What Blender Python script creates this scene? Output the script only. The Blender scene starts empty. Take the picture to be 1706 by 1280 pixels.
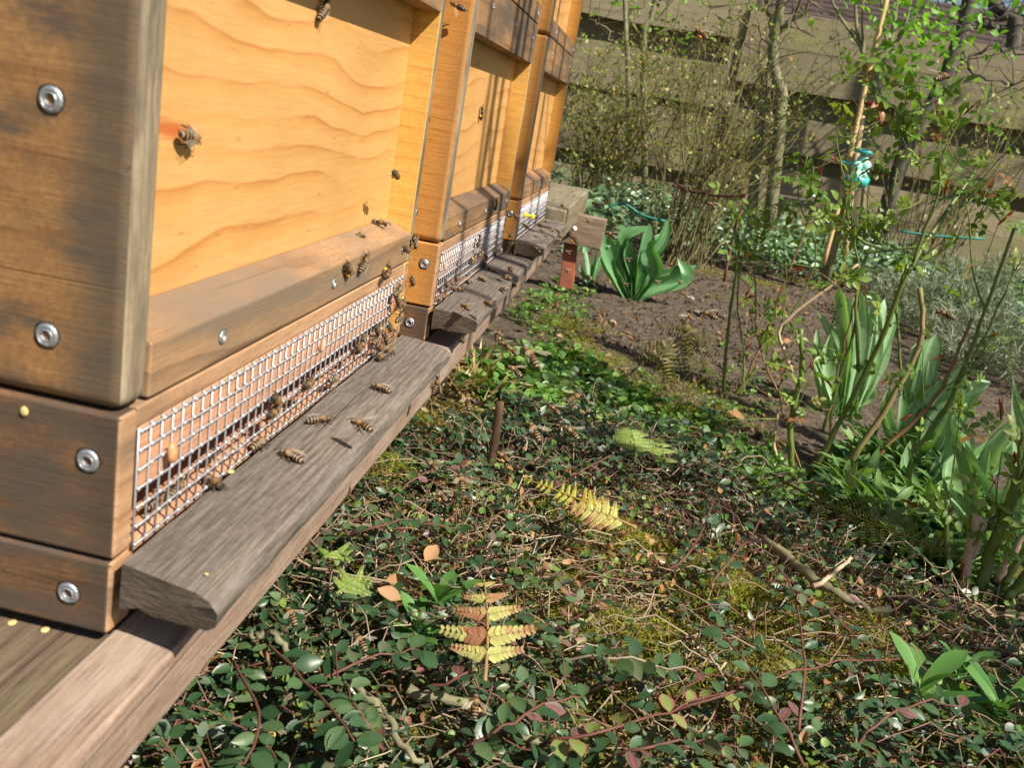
import bpy, math, random
import numpy as np
from mathutils import Vector, Matrix, noise as mnoise
random.seed(7); rng = np.random.default_rng(7)
D = bpy.data; SC = bpy.context.scene; COL = SC.collection
PI = math.pi
# ------------------------------------------------------------------ camera
F = 1541.655; CX, CY = 853.0, 640.0
CAM = np.array([0.17475539, -0.31181876, 0.13609453])
RC = np.array([[0.97498738, 0.14347718, 0.16974662], [0.20275281, -0.261269, -0.94373185], [-0.09105445, 0.95454325, -0.28382438]])
cam = D.cameras.new('camera'); camo = D.objects.new('camera', cam); COL.objects.link(camo)
cam.sensor_width = 36.0; cam.lens = F / 1706 * 36; cam.clip_start = 0.02; cam.clip_end = 400
m = Matrix(((RC[0][0], -RC[1][0], -RC[2][0], CAM[0]), (RC[0][1], -RC[1][1], -RC[2][1], CAM[1]), (RC[0][2], -RC[1][2], -RC[2][2], CAM[2]), (0, 0, 0, 1)))
camo.matrix_world = m
cam.dof.use_dof = True; cam.dof.focus_distance = 0.85; cam.dof.aperture_fstop = 19
SC.camera = camo
# ------------------------------------------------------------------ world, sun, exposure
SUN = np.array([1.0, -0.65, 1.3]); SUN /= np.linalg.norm(SUN)
w = D.worlds.new('World'); SC.world = w; w.use_nodes = True
nt = w.node_tree; bg = nt.nodes['Background']; sk = nt.nodes.new('ShaderNodeTexSky'); sk.sky_type = 'NISHITA'; sk.sun_disc = False
sk.sun_elevation = math.asin(SUN[2]); sk.sun_rotation = math.atan2(SUN[0], SUN[1])
nt.links.new(sk.outputs[0], bg.inputs[0]); bg.inputs[1].default_value = 0.06
sl = D.lights.new('sun', 'SUN'); sl.energy = 5.0; sl.angle = math.radians(0.53); sl.color = (1.0, 0.93, 0.82)
so = D.objects.new('sun', sl); COL.objects.link(so)
so.rotation_euler = Vector(SUN).to_track_quat('Z', 'Y').to_euler()
vs = SC.view_settings; vs.view_transform = 'Standard'; vs.look = 'None'; vs.gamma = 1; vs.use_curve_mapping = False
vs.exposure = 0.82
# ------------------------------------------------------------------ pixel helpers (photo 1706 x 1280)
def ray(px, py): return RC.T @ np.array([(px - CX) / F, (py - CY) / F, 1.0])
def hit(px, py, ax, val):
    v = ray(px, py); return CAM + v * ((val - CAM[ax]) / v[ax])
def atY(px, py, y): return hit(px, py, 1, y)
def atZ(px, py, z): return hit(px, py, 2, z)
def cdist(p): return float(RC[2] @ (np.asarray(p) - CAM))
def proj(P):
    q = (np.asarray(P, float) - CAM) @ RC.T
    return np.stack([CX + F * q[..., 0] / q[..., 2], CY + F * q[..., 1] / q[..., 2]], -1)
# ------------------------------------------------------------------ ground height
def vnoise(x, y, s, seed=0.0):
    return np.array([mnoise.noise((a * s + seed, b * s - seed, seed)) for a, b in zip(np.ravel(x), np.ravel(y))]).reshape(np.shape(x))
def gz0(x, y): return -0.295 + 0.018 * np.exp(-((x - .35) ** 2 + (y - .55) ** 2) / .09)
def gz(x, y):
    return gz0(x, y) + 0.012 * mnoise.noise((x * 5, y * 5, 0)) + 0.006 * mnoise.noise((x * 17, y * 17, 3))
def onG(px, py, up=0.0):
    z = -0.29
    for _ in range(4):
        p = atZ(px, py, z + up); z = gz(p[0], p[1])
    return p
# ------------------------------------------------------------------ mesh builder
class MB:
    def __init__(s): s.V = []; s.Q = []; s.T = []; s.A = []; s.n = 0; s.QM = []; s.TM = []
    def add(s, V, Q=None, T=None, a=0.5, mat=0):
        V = np.asarray(V, float).reshape(-1, 3)
        if Q is not None and len(Q): Q = np.asarray(Q, int); s.Q.append(Q + s.n); s.QM.append(np.full(len(Q), mat))
        if T is not None and len(T): T = np.asarray(T, int); s.T.append(T + s.n); s.TM.append(np.full(len(T), mat))
        s.V.append(V); s.A.append(np.broadcast_to(np.asarray(a, float), (len(V),)).copy()); s.n += len(V); return s
    def box(s, x0, x1, y0, y1, z0, z1, a=.5, mat=0):
        V = [(x0, y0, z0), (x1, y0, z0), (x1, y1, z0), (x0, y1, z0), (x0, y0, z1), (x1, y0, z1), (x1, y1, z1), (x0, y1, z1)]
        return s.add(V, [(0, 3, 2, 1), (4, 5, 6, 7), (0, 1, 5, 4), (1, 2, 6, 5), (2, 3, 7, 6), (3, 0, 4, 7)], a=a, mat=mat)
    def tube(s, P, r, sides=5, a=.5, cap=True, mat=0):
        P = np.asarray(P, float); n = len(P); r = np.broadcast_to(np.asarray(r, float), (n,))
        t = np.gradient(P, axis=0); t /= np.linalg.norm(t, axis=1, keepdims=True) + 1e-12
        ref = np.array([0, 0, 1.0]) if abs(t[:, 2]).mean() < .8 else np.array([1.0, 0, 0])
        u = np.cross(t, ref); u /= np.linalg.norm(u, axis=1, keepdims=True) + 1e-12; v = np.cross(t, u)
        an = np.linspace(0, 2 * PI, sides, endpoint=False)
        V = P[:, None] + r[:, None, None] * (np.cos(an)[None, :, None] * u[:, None] + np.sin(an)[None, :, None] * v[:, None])
        i = np.arange(n - 1)[:, None] * sides; j = np.arange(sides)[None]; k = (j + 1) % sides
        Q = np.stack([i + j, i + k, i + sides + k, i + sides + j], -1).reshape(-1, 4)
        V = V.reshape(-1, 3); T = None
        if cap:
            V = np.vstack([V, P[:1], P[-1:]]); b = n * sides
            T = [(b, (q + 1) % sides, q) for q in range(sides)] + [(b + 1, (n - 1) * sides + q, (n - 1) * sides + (q + 1) % sides) for q in range(sides)]
        return s.add(V, Q, T, a, mat)
    def build(s, name, mat, parent=None, smooth=True, bevel=0, seg=2, link=True):
        V = np.concatenate(s.V); me = D.meshes.new(name)
        Q = np.concatenate(s.Q) if s.Q else np.zeros((0, 4), int); T = np.concatenate(s.T) if s.T else np.zeros((0, 3), int)
        me.vertices.add(len(V)); me.vertices.foreach_set('co', V.ravel())
        me.loops.add(Q.size + T.size); me.loops.foreach_set('vertex_index', np.concatenate([Q.ravel(), T.ravel()]))
        me.polygons.add(len(Q) + len(T))
        st = np.concatenate([np.arange(len(Q)) * 4, len(Q) * 4 + np.arange(len(T)) * 3])
        me.polygons.foreach_set('loop_start', st)
        if isinstance(mat, (list, tuple)):
            for mm in mat: me.materials.append(mm)
            mi = np.concatenate(([np.concatenate(s.QM)] if s.QM else []) + ([np.concatenate(s.TM)] if s.TM else []))
            me.polygons.foreach_set('material_index', mi.astype(np.int32))
        else: me.materials.append(mat)
        at = me.attributes.new('rnd', 'FLOAT', 'POINT'); at.data.foreach_set('value', np.concatenate(s.A))
        me.update(calc_edges=True); me.validate()
        me.polygons.foreach_set('use_smooth', np.full(len(me.polygons), bool(smooth)))
        if not link: return me
        o = D.objects.new(name, me); COL.objects.link(o)
        if parent is not None: o.parent = parent
        if bevel:
            b = o.modifiers.new('bevel', 'BEVEL'); b.width = bevel; b.segments = seg; b.limit_method = 'ANGLE'
            b.harden_normals = True
        return o
def tag(o, label=None, cat=None, group=None, kind=None):
    if label: o['label'] = label
    if cat: o['category'] = cat
    if group: o['group'] = group
    if kind: o['kind'] = kind
    return o
def empty(name, loc, label, cat, group=None):
    o = D.objects.new(name, None); COL.objects.link(o); o.location = loc; o.empty_display_size = .02
    return tag(o, label, cat, group)
def inst(name, me, parent, loc=(0, 0, 0), mat4=None):
    o = D.objects.new(name, me); COL.objects.link(o); o.parent = parent
    if mat4 is not None: o.matrix_local = mat4
    else: o.location = loc
    return o
def basis(f, n, p, s=1.0):
    f = np.asarray(f, float); f = f / np.linalg.norm(f); n = np.asarray(n, float); n = n - f * (n @ f); n /= np.linalg.norm(n) + 1e-12; x = np.cross(f, n)
    return Matrix(((x[0] * s, f[0] * s, n[0] * s, p[0]), (x[1] * s, f[1] * s, n[1] * s, p[1]), (x[2] * s, f[2] * s, n[2] * s, p[2]), (0, 0, 0, 1)))
def spline(P, n):
    P = np.asarray(P, float)
    if len(P) == 2: t = np.linspace(0, 1, n)[:, None]; return P[0] * (1 - t) + P[1] * t
    Q = np.vstack([2 * P[0] - P[1], P, 2 * P[-1] - P[-2]]); out = []
    k = len(P) - 1
    for t in np.linspace(0, k - 1e-9, n):
        i = int(t); u = t - i; a, b, c, d = Q[i:i + 4]
        out.append(.5 * (2 * b + (c - a) * u + (2 * a - 5 * b + 4 * c - d) * u * u + (3 * b - a - 3 * c + d) * u ** 3))
    return np.array(out)
# ------------------------------------------------------------------ materials
def newmat(name, rough=.6, spec=.3):
    mt = D.materials.new(name); mt.use_nodes = True; b = mt.node_tree.nodes['Principled BSDF']
    b.inputs['Roughness'].default_value = rough; b.inputs['Specular IOR Level'].default_value = spec
    return mt, mt.node_tree, b
class N:
    def __init__(s, nt): s.nt = nt
    def n(s, t, **k):
        x = s.nt.nodes.new('ShaderNode' + t)
        for a, v in k.items(): setattr(x, a, v)
        return x
    def l(s, a, b): s.nt.links.new(a, b)
    def set(s, sock, v):
        if hasattr(v, 'is_output'): s.l(v, sock)
        else: sock.default_value = v
    def math(s, op, a, b=None, c=None):
        x = s.n('Math', operation=op); s.set(x.inputs[0], a)
        if b is not None: s.set(x.inputs[1], b)
        if c is not None: s.set(x.inputs[2], c)
        return x.outputs[0]
    def comb(s, a, b, c):
        x = s.n('CombineXYZ')
        for i, v in enumerate((a, b, c)): s.set(x.inputs[i], v)
        return x.outputs[0]
    def noise(s, vec, scale=1, detail=3, rough=.55, dist=0):
        x = s.n('TexNoise'); s.l(vec, x.inputs['Vector']); x.inputs['Scale'].default_value = scale; x.inputs['Detail'].default_value = detail
        x.inputs['Roughness'].default_value = rough; x.inputs['Distortion'].default_value = dist; return x.outputs['Fac']
    def ramp(s, fac, stops, interp='LINEAR'):
        x = s.n('ValToRGB'); s.l(fac, x.inputs[0]); cr = x.color_ramp; cr.interpolation = interp
        while len(cr.elements) < len(stops): cr.elements.new(0.5)
        for e, (p, c) in zip(cr.elements, stops):
            e.position = p; e.color = (*c, 1) if len(c) == 3 else c
        return x.outputs[0]
    def mix(s, f, a, b, mode='MIX'):
        x = s.n('Mix', data_type='RGBA', blend_type=mode); s.set(x.inputs[0], f)
        for i, v in ((6, a), (7, b)):
            if isinstance(v, tuple): x.inputs[i].default_value = (*v, 1) if len(v) == 3 else v
            else: s.l(v, x.inputs[i])
        return x.outputs[2]
    def ss(s, v, lo, hi):
        x = s.n('MapRange', interpolation_type='SMOOTHSTEP'); s.l(v, x.inputs[0]); x.inputs[1].default_value = lo; x.inputs[2].default_value = hi; return x.outputs[0]
    def bump(s, h, strength, dist, bsdf):
        x = s.n('Bump'); s.l(h, x.inputs['Height']); x.inputs['Strength'].default_value = strength; x.inputs['Distance'].default_value = dist
        s.l(x.outputs[0], bsdf.inputs['Normal'])
def wood(name, along, across, light, mid, late, k=60, amp=3.0, fa=2.0, fc=7.0, stain=None, samt=(.5, .7), rough=.55, bump=.3, fiber=.25, red=None, speck=0, check=0, sscale=1.0, edge=None, lw=.8, aniso=7, mott=.35, objv=0):
    mt, nt, b = newmat(name, rough, .3); n = N(nt)
    tc = n.n('TexCoord'); sp = n.n('SeparateXYZ'); n.l(tc.outputs['Object'], sp.inputs[0])
    oi = n.n('ObjectInfo'); rnd = n.math('MULTIPLY', oi.outputs['Random'], 23.0)
    ax = [sp.outputs[0], sp.outputs[1], sp.outputs[2]]; oth = 3 - along - across
    A, Cc, O = ax[along], ax[across], ax[oth]
    v1 = n.comb(n.math('MULTIPLY', A, fa), n.math('MULTIPLY', Cc, fc), n.math('MULTIPLY_ADD', O, fc, rnd))
    n1 = n.noise(v1, 1, 4, .5)
    v = n.math('ADD', n.math('MULTIPLY_ADD', Cc, k, rnd), n.math('MULTIPLY', n1, amp))
    v = n.math('ADD', v, n.math('MULTIPLY', O, k * .6))
    fr = n.math('FRACT', v)
    base = n.ramp(fr, [(0, mid), (.06, light), (lw - .35, light), (lw, mid), (.975, late)])
    lm = n.noise(n.comb(n.math('MULTIPLY', A, 6), n.math('MULTIPLY', Cc, 22), n.math('MULTIPLY_ADD', O, 22, rnd)), 1, 3, .6)
    base = n.mix(n.math('MULTIPLY', n.math('SUBTRACT', 1.0, n.ss(lm, .38, .62)), .8), base, tuple((p * 2 + q) / 3 for p, q in zip(light, mid)))
    vf = n.comb(n.math('MULTIPLY', A, 38), n.math('MULTIPLY', Cc, 700), n.math('MULTIPLY_ADD', O, 700, rnd))
    nf = n.noise(vf, 1, 2, .6)
    base = n.mix(fiber, base, n.ramp(nf, [(.3, (.45, .40, .34)), (.7, (1.25, 1.25, 1.25))]), 'MULTIPLY')
    vb = n.comb(n.math('MULTIPLY', A, 9), n.math('MULTIPLY', Cc, 16), n.math('MULTIPLY_ADD', O, 16, rnd))
    nb = n.noise(vb, 1.0, 4, .6)
    base = n.mix(.5, base, n.ramp(nb, [(.25, (.72, .68, .62)), (.75, (1.15, 1.12, 1.1))]), 'MULTIPLY')
    iso = n.noise(tc.outputs['Object'], 330, 5, .7)
    base = n.mix(mott, base, n.ramp(iso, [(.32, (.62, .58, .53)), (.55, (1.0, 1.0, 1.0)), (.72, (1.2, 1.2, 1.2))]), 'MULTIPLY')
    if objv:
        base = n.mix(1.0, base, n.ramp(oi.outputs['Random'], [(0, (1 - objv, 1 - objv, 1 - objv)), (1, (1 + objv * .4, 1 + objv * .35, 1 + objv * .3))]), 'MULTIPLY')
    if stain:
        vs_ = n.comb(n.math('MULTIPLY', A, aniso * sscale), n.math('MULTIPLY', Cc, 30 * sscale), n.math('MULTIPLY_ADD', O, 14 * sscale, n.math('MULTIPLY', rnd, 1.7)))
        st = n.noise(vs_, 1, 5, .65)
        st = n.math('ADD', st, n.math('MULTIPLY', n.math('SUBTRACT', nf, .5), .25))
        base = n.mix(n.ss(st, samt[0], samt[1]), base, stain)
    if edge:
        ea = n.math('ADD', A, n.math('MULTIPLY', n.math('SUBTRACT', nb, .5), edge[4]))
        base = n.mix(n.math('MULTIPLY', n.ss(ea, edge[0], edge[1]), edge[3]), base, edge[2])
    if speck:
        vo = n.n('TexVoronoi'); n.l(n.comb(n.math('MULTIPLY', A, 30), n.math('MULTIPLY', Cc, 90), n.math('MULTIPLY', O, 90)), vo.inputs['Vector']); vo.inputs['Scale'].default_value = 1
        base = n.mix(n.math('MULTIPLY', n.math('LESS_THAN', vo.outputs['Distance'], .10), speck), base, tuple(c * .35 for c in late))
    if red:
        (ra, rc, sa, sc_, col) = red
        d = n.math('SQRT', n.math('ADD', n.math('POWER', n.math('DIVIDE', n.math('SUBTRACT', A, ra), sa), 2.0), n.math('POWER', n.math('DIVIDE', n.math('SUBTRACT', n.math('MULTIPLY_ADD', n.math('SUBTRACT', A, ra), .12, Cc), rc), sc_), 2.0)))
        d = n.math('ADD', d, n.math('MULTIPLY', n.math('SUBTRACT', nf, .5), 1.0))
        base = n.mix(n.math('MULTIPLY', n.math('SUBTRACT', 1.0, n.ss(d, .3, 1.1)), .8), base, col)
    h = n.math('ADD', n.math('MULTIPLY', nf, .6), n.math('MULTIPLY', fr, .25))
    if check:
        vc = n.comb(n.math('MULTIPLY', A, 3.5), n.math('MULTIPLY', Cc, 160), n.math('MULTIPLY_ADD', O, 160, rnd))
        nc = n.noise(vc, 1, 3, .5); cm = n.ss(nc, .66, .72)
        base = n.mix(n.math('MULTIPLY', cm, check), base, tuple(c * .25 for c in mid)); h = n.math('SUBTRACT', h, n.math('MULTIPLY', cm, 1.2))
    n.l(base, b.inputs['Base Color']); n.bump(h, bump, .0012, b)
    n.l(n.math('MULTIPLY_ADD', nf, .25, rough - .1), b.inputs['Roughness'])
    return mt
def simple(name, col, rough=.5, spec=.3, metal=0, var=0, vscale=60, bump=0, bscale=200, col2=None):
    mt, nt, b = newmat(name, rough, spec); n = N(nt); b.inputs['Metallic'].default_value = metal
    tc = n.n('TexCoord')
    if var or col2:
        f = n.noise(tc.outputs['Object'], vscale, 4, .6)
        c2 = col2 or tuple(c * (1 - var) for c in col)
        n.l(n.ramp(f, [(.32, c2), (.66, col)]), b.inputs['Base Color'])
    else: b.inputs['Base Color'].default_value = (*col, 1)
    if bump: n.bump(n.noise(tc.outputs['Object'], bscale, 3, .6), bump, .001, b)
    return mt
def leafmat(name, stops, rough=.45, spec=.4, trans=.25, vein=0, under=None, bright=1.0, objvar=0):
    """colour from the per-leaf 'rnd' attribute; light passes through the blade"""
    mt, nt, b = newmat(name, rough, spec); n = N(nt)
    at = n.n('Attribute', attribute_name='rnd'); f = at.outputs['Fac']
    if objvar:
        oi = n.n('ObjectInfo'); f = n.math('FRACT', n.math('ADD', f, n.math('MULTIPLY', oi.outputs['Random'], objvar)))
    base = n.ramp(f, stops)
    tc = n.n('TexCoord'); base = n.mix(.35, base, n.ramp(n.noise(tc.outputs['Object'], 160, 2), [(.3, (.6, .62, .55)), (.7, (1.25, 1.2, 1.2))]), 'MULTIPLY')
    if under:
        g = n.n('NewGeometry'); base = n.mix(n.math('MULTIPLY', g.outputs['Backfacing'], .8), base, under)
    n.l(base, b.inputs['Base Color'])
    tr = n.n('BsdfTranslucent'); n.l(n.mix(1.0, base, (1.6, 1.7, .6), 'MULTIPLY'), tr.inputs[0])
    mx = n.n('MixShader'); mx.inputs[0].default_value = trans; n.l(b.outputs[0], mx.inputs[1]); n.l(tr.outputs[0], mx.inputs[2])
    out = nt.nodes['Material Output']; n.l(mx.outputs[0], out.inputs['Surface'])
    return mt
M = {}
PL, PM_, PT = (.62, .335, .12), (.58, .275, .082), (.43, .165, .042)
M['panel'] = wood('pine panel', 1, 2, mott=.16, light=(.645, .36, .128), mid=(.585, .30, .09), late=(.49, .215, .062), k=46, amp=5.4, fa=2.6, fc=5.0, fiber=.16, bump=.1, rough=.42, lw=.84, red=(.062, .103, .030, .0052, (.45, .09, .02)), speck=.25)
M['side'] = wood('oiled pine side', 0, 2, (.60, .285, .07), (.575, .26, .06), (.51, .205, .045), k=90, amp=3.4, fa=2.5, fc=6, fiber=.3, bump=.2, rough=.45, stain=(.36, .15, .042), samt=(.58, .82), edge=(-.022, .004, (.20, .12, .06), .55, .03))
M['side_worn'] = wood('brown stained pine side', 0, 2, (.34, .185, .075), (.285, .15, .060), (.205, .105, .043), k=38, amp=3.4, fa=1.6, fc=4, fiber=.4, bump=.3, rough=.5, stain=(.105, .072, .048), samt=(.44, .70), check=.35, sscale=1.5, aniso=17, mott=.75, edge=(-.036, -.012, (.085, .067, .048), .8, .035))
M['side_dark'] = wood('dark stained floor side', 0, 2, (.18, .10, .052), (.145, .08, .042), (.10, .055, .030), k=50, amp=3.0, fa=1.6, fc=5, fiber=.45, bump=.35, rough=.55, stain=(.085, .063, .045), samt=(.42, .66), check=.4, sscale=1.5, aniso=14, mott=.7, edge=(-.02, -.004, (.06, .047, .036), .7, .02))
M['inner'] = wood('pine frame cheek', 0, 2, (.68, .40, .10), (.66, .37, .09), (.60, .30, .072), k=90, amp=3.0, fa=3.0, fc=6, fiber=.22, bump=.12, rough=.45, speck=.2)
M['edge'] = wood('weathered grey edge', 2, 1, (.33, .275, .185), (.27, .22, .145), (.19, .15, .095), k=170, amp=5, fa=9, fc=40, fiber=.65, bump=.6, rough=.7, stain=(.12, .095, .065), samt=(.44, .66), check=.5, sscale=1.6)
M['bar'] = wood('weathered rail of hive', 1, 2, (.37, .225, .115), (.31, .182, .09), (.23, .13, .065), k=55, amp=3, fa=3, fc=8, fiber=.45, bump=.3, rough=.6, stain=(.19, .138, .092), samt=(.34, .66), check=.4)
M['bar2'] = wood('sooty weathered rail of hive', 1, 2, (.38, .215, .09), (.31, .17, .07), (.22, .12, .052), k=55, amp=3, fa=3, fc=8, fiber=.55, bump=.35, rough=.6, stain=(.115, .08, .055), samt=(.34, .62), check=.5)
M['header'] = wood('pink pine header', 1, 2, (.60, .32, .19), (.55, .275, .15), (.42, .19, .09), k=60, amp=2, fa=2, fc=5, fiber=.4, bump=.2, rough=.6)
M['lip'] = wood('clean pine lip', 1, 2, (.46, .275, .15), (.40, .23, .12), (.30, .16, .08), k=60, amp=2, fiber=.4, bump=.3, rough=.6, stain=(.15, .105, .07), samt=(.46, .72))
M['board'] = wood('grey weathered landing board', 1, 0, (.178, .154, .133), (.155, .133, .114), (.115, .098, .083), k=210, amp=5, fa=3, fc=16, fiber=.75, bump=.6, rough=.75, stain=(.225, .188, .145), samt=(.50, .76), check=.6, sscale=.6, mott=.6)
M['rail'] = wood('bleached pink timber', 1, 0, (.31, .222, .165), (.28, .195, .142), (.225, .15, .108), k=90, amp=4, fa=3, fc=14, fiber=.5, bump=.4, rough=.75, stain=(.36, .275, .21), samt=(.46, .74), check=.4, sscale=.7, mott=.55)
M['plank'] = wood('dark mossy plank', 1, 0, (.17, .125, .085), (.13, .095, .065), (.07, .05, .035), k=80, amp=4, fa=4, fc=14, fiber=.6, bump=.5, rough=.75, stain=(.12, .115, .05), samt=(.5, .75), check=.6)
M['far_timber'] = wood('olive weathered timber', 1, 0, (.24, .205, .13), (.205, .175, .11), (.135, .112, .07), k=60, amp=4, fa=3, fc=12, fiber=.5, bump=.4, rough=.75, stain=(.29, .255, .18), samt=(.5, .7), check=.6)
M['cross'] = wood('brown grey crossplank', 0, 2, (.25, .18, .125), (.21, .15, .105), (.13, .09, .065), k=40, amp=2, fa=3, fc=8, fiber=.5, bump=.4, rough=.75, stain=(.3, .23, .17), samt=(.5, .7))
M['fence'] = wood('lichen covered fence board', 0, 2, (.29, .25, .165), (.25, .215, .14), (.185, .155, .10), k=24, amp=3, fa=1.2, fc=6, fiber=.5, bump=.4, rough=.8, stain=(.22, .215, .085), samt=(.46, .74), check=.6, sscale=.4, objv=.35, mott=.5)
M['metal'] = simple('galvanised wire', (.42, .43, .45), .45, .5, .35, var=.15, vscale=400)
M['screw'] = simple('zinc screw head', (.50, .52, .54), .42, .6, .7, var=.5, vscale=900, bump=.35, bscale=1100)
M['hole'] = simple('dark socket', (.012, .012, .012), .8, .1)
M['red'] = simple('brick red paint', (.37, .115, .06), .8, .15, col2=(.23, .085, .055), vscale=25, bump=.3, bscale=120)
M['rust'] = simple('rusty wire', (.20, .085, .06), .75, .2, col2=(.12, .055, .045), vscale=80, bump=.3)
M['hose'] = simple('green plastic cord', (.02, .18, .13), .4, .4)
M['bamboo'] = simple('pale bamboo', (.62, .44, .19), .5, .3, col2=(.48, .33, .15), vscale=30)
M['stick'] = simple('brown garden stick', (.23, .13, .075), .7, .2, col2=(.15, .085, .05), vscale=40, bump=.4, bscale=150)
M['bark'] = simple('olive bark', (.25, .24, .13), .8, .15, col2=(.13, .115, .07), vscale=35, bump=.6, bscale=90)
M['bark_dark'] = simple('dark bark', (.13, .115, .09), .85, .1, col2=(.07, .06, .05), vscale=25, bump=.6, bscale=70)
M['cane'] = simple('green rose cane', (.135, .19, .035), .45, .4, col2=(.10, .135, .03), vscale=22)
M['cane_old'] = simple('mottled rose cane', (.29, .20, .10), .6, .3, col2=(.14, .17, .045), vscale=26)
M['cane_red'] = simple('red brown rose cane', (.24, .11, .055), .5, .35, col2=(.15, .13, .045), vscale=20)
M['cut'] = simple('pale cut cane', (.55, .40, .26), .7, .2, var=.3)
M['teal'] = simple('turquoise plastic', (.05, .42, .38), .35, .5)
M['teal_pale'] = simple('pale turquoise balls', (.33, .68, .56), .5, .4)
M['pinky'] = simple('red clip', (.55, .09, .08), .5, .3)
M['pin'] = simple('yellow plastic pin', (.85, .80, .02), .3, .5)
M['white'] = simple('white plastic', (.8, .82, .85), .3, .5)
M['resin'] = simple('resin drop', (.46, .17, .06), .25, .5, col2=(.60, .36, .16), vscale=180)
M['pollen'] = simple('yellow pollen', (.80, .47, .05), .8, .1, var=.15, vscale=900)
M['pollen_pale'] = simple('pale pollen', (.68, .50, .20), .85, .1, var=.3, vscale=700)
M['pollen_orange'] = simple('orange pollen', (.80, .28, .02), .8, .1)
M['petal'] = simple('yellow petal', (.9, .62, .01), .4, .3)
M['stone'] = simple('pale pebble', (.40, .34, .25), .8, .2, var=.4, vscale=60, bump=.3)
M['chip'] = simple('bark chip', (.33, .19, .11), .8, .15, var=.4, vscale=80, bump=.4)
M['roof'] = simple('purple brown roof tiles', (.075, .052, .048), .8, .2, var=.3, vscale=2)
M['brickwall'] = simple('brown brick wall', (.25, .13, .09), .85, .1, var=.3, vscale=4)
# plant materials
M['coto'] = leafmat('cotoneaster leaf', [(0, (.022, .056, .022)), (.45, (.038, .082, .031)), (.72, (.078, .135, .052)), (.84, (.12, .125, .075)), (.91, (.115, .055, .05)), (.96, (.30, .085, .075)), (1, (.17, .23, .06))], rough=.38, spec=.42, trans=.10, under=(.16, .2, .14))
M['twig'] = leafmat('twigs', [(0, (.08, .05, .033)), (.4, (.17, .115, .07)), (.7, (.31, .23, .14)), (1, (.48, .39, .26))], rough=.75, spec=.2, trans=0)
M['redtwig'] = leafmat('red cotoneaster stems', [(0, (.11, .03, .024)), (.4, (.14, .065, .045)), (.7, (.20, .13, .085)), (1, (.32, .25, .18))], rough=.6, spec=.3, trans=0)
M['moss'] = leafmat('moss', [(0, (.12, .135, .016)), (.5, (.30, .31, .036)), (1, (.52, .50, .07))], rough=.7, spec=.1, trans=.3)
M['weed'] = leafmat('weed leaf', [(0, (.05, .12, .022)), (.5, (.10, .22, .04)), (1, (.21, .34, .075))], rough=.42, spec=.45, trans=.3)
M['dark_weed'] = leafmat('forget-me-not leaf', [(0, (.06, .14, .035)), (.6, (.12, .23, .06)), (1, (.20, .32, .09))], rough=.5, spec=.35, trans=.25)
M['rosette'] = leafmat('rosette leaf', [(0, (.06, .16, .035)), (1, (.12, .26, .06))], rough=.35, spec=.5, trans=.25, objvar=.6)
M['tulip'] = leafmat('tulip leaf', [(0, (.15, .31, .11)), (.5, (.25, .43, .20)), (1, (.38, .56, .33))], rough=.42, spec=.5, trans=.2, objvar=.7)
M['tulip_green'] = leafmat('green tulip leaf', [(0, (.08, .22, .07)), (.5, (.13, .30, .12)), (1, (.19, .37, .17))], rough=.4, spec=.45, trans=.25, objvar=.7)
M['rose'] = leafmat('rose leaf', [(0, (.09, .17, .025)), (.5, (.16, .27, .04)), (.85, (.25, .34, .06)), (.94, (.20, .16, .04)), (1, (.28, .09, .035))], rough=.42, spec=.4, trans=.36, objvar=.999)
M['red_shoot'] = leafmat('red rose shoot', [(0, (.30, .045, .025)), (1, (.42, .12, .05))], rough=.45, spec=.3, trans=.3)
M['pachy'] = leafmat('ivy leaf', [(0, (.05, .11, .045)), (.5, (.11, .20, .085)), (.8, (.20, .30, .15)), (1, (.33, .43, .26))], rough=.32, spec=.6, trans=.15)
M['lavender'] = leafmat('lavender needle', [(0, (.12, .15, .10)), (.5, (.20, .235, .165)), (1, (.32, .35, .26))], rough=.7, spec=.15, trans=.2)
M['shrubtwig'] = leafmat('olive shrub twig', [(0, (.06, .045, .022)), (.4, (.12, .105, .04)), (.75, (.19, .17, .065)), (1, (.30, .24, .13))], rough=.65, spec=.2, trans=0)
M['shrubleaf'] = leafmat('small olive shrub leaf', [(0, (.10, .15, .03)), (.4, (.19, .24, .05)), (.7, (.30, .30, .07)), (.86, (.34, .20, .05)), (1, (.42, .44, .25))], rough=.45, spec=.4, trans=.3)
M['budleaf'] = leafmat('fresh spring bud leaf', [(0, (.10, .24, .025)), (1, (.22, .42, .05))], rough=.45, spec=.4, trans=.4)
M['straw'] = leafmat('dry grass', [(0, (.20, .13, .05)), (.5, (.40, .30, .13)), (1, (.56, .46, .24))], rough=.75, spec=.15, trans=.15)
M['fern'] = leafmat('withered fern', [(0, (.30, .13, .07)), (.3, (.40, .20, .11)), (.5, (.42, .36, .13)), (1, (.46, .50, .17))], rough=.6, spec=.2, trans=.3, objvar=.3)
M['fern_yellow'] = leafmat('yellow fern', [(0, (.40, .22, .05)), (.35, (.42, .36, .06)), (.7, (.50, .50, .09)), (1, (.42, .44, .09))], rough=.6, spec=.2, trans=.3, objvar=.3)
M['fern_dark'] = leafmat('olive fern', [(0, (.085, .085, .02)), (1, (.20, .20, .04))], rough=.6, spec=.2, trans=.2)
M['fern_green'] = leafmat('pale green fern', [(0, (.18, .26, .06)), (1, (.30, .38, .10))], rough=.5, spec=.3, trans=.3)
M['deadleaf'] = leafmat('dead leaf', [(0, (.36, .13, .05)), (.35, (.22, .12, .06)), (.7, (.40, .21, .09)), (1, (.40, .27, .16))], rough=.7, spec=.2, trans=.2, objvar=.999)
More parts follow.
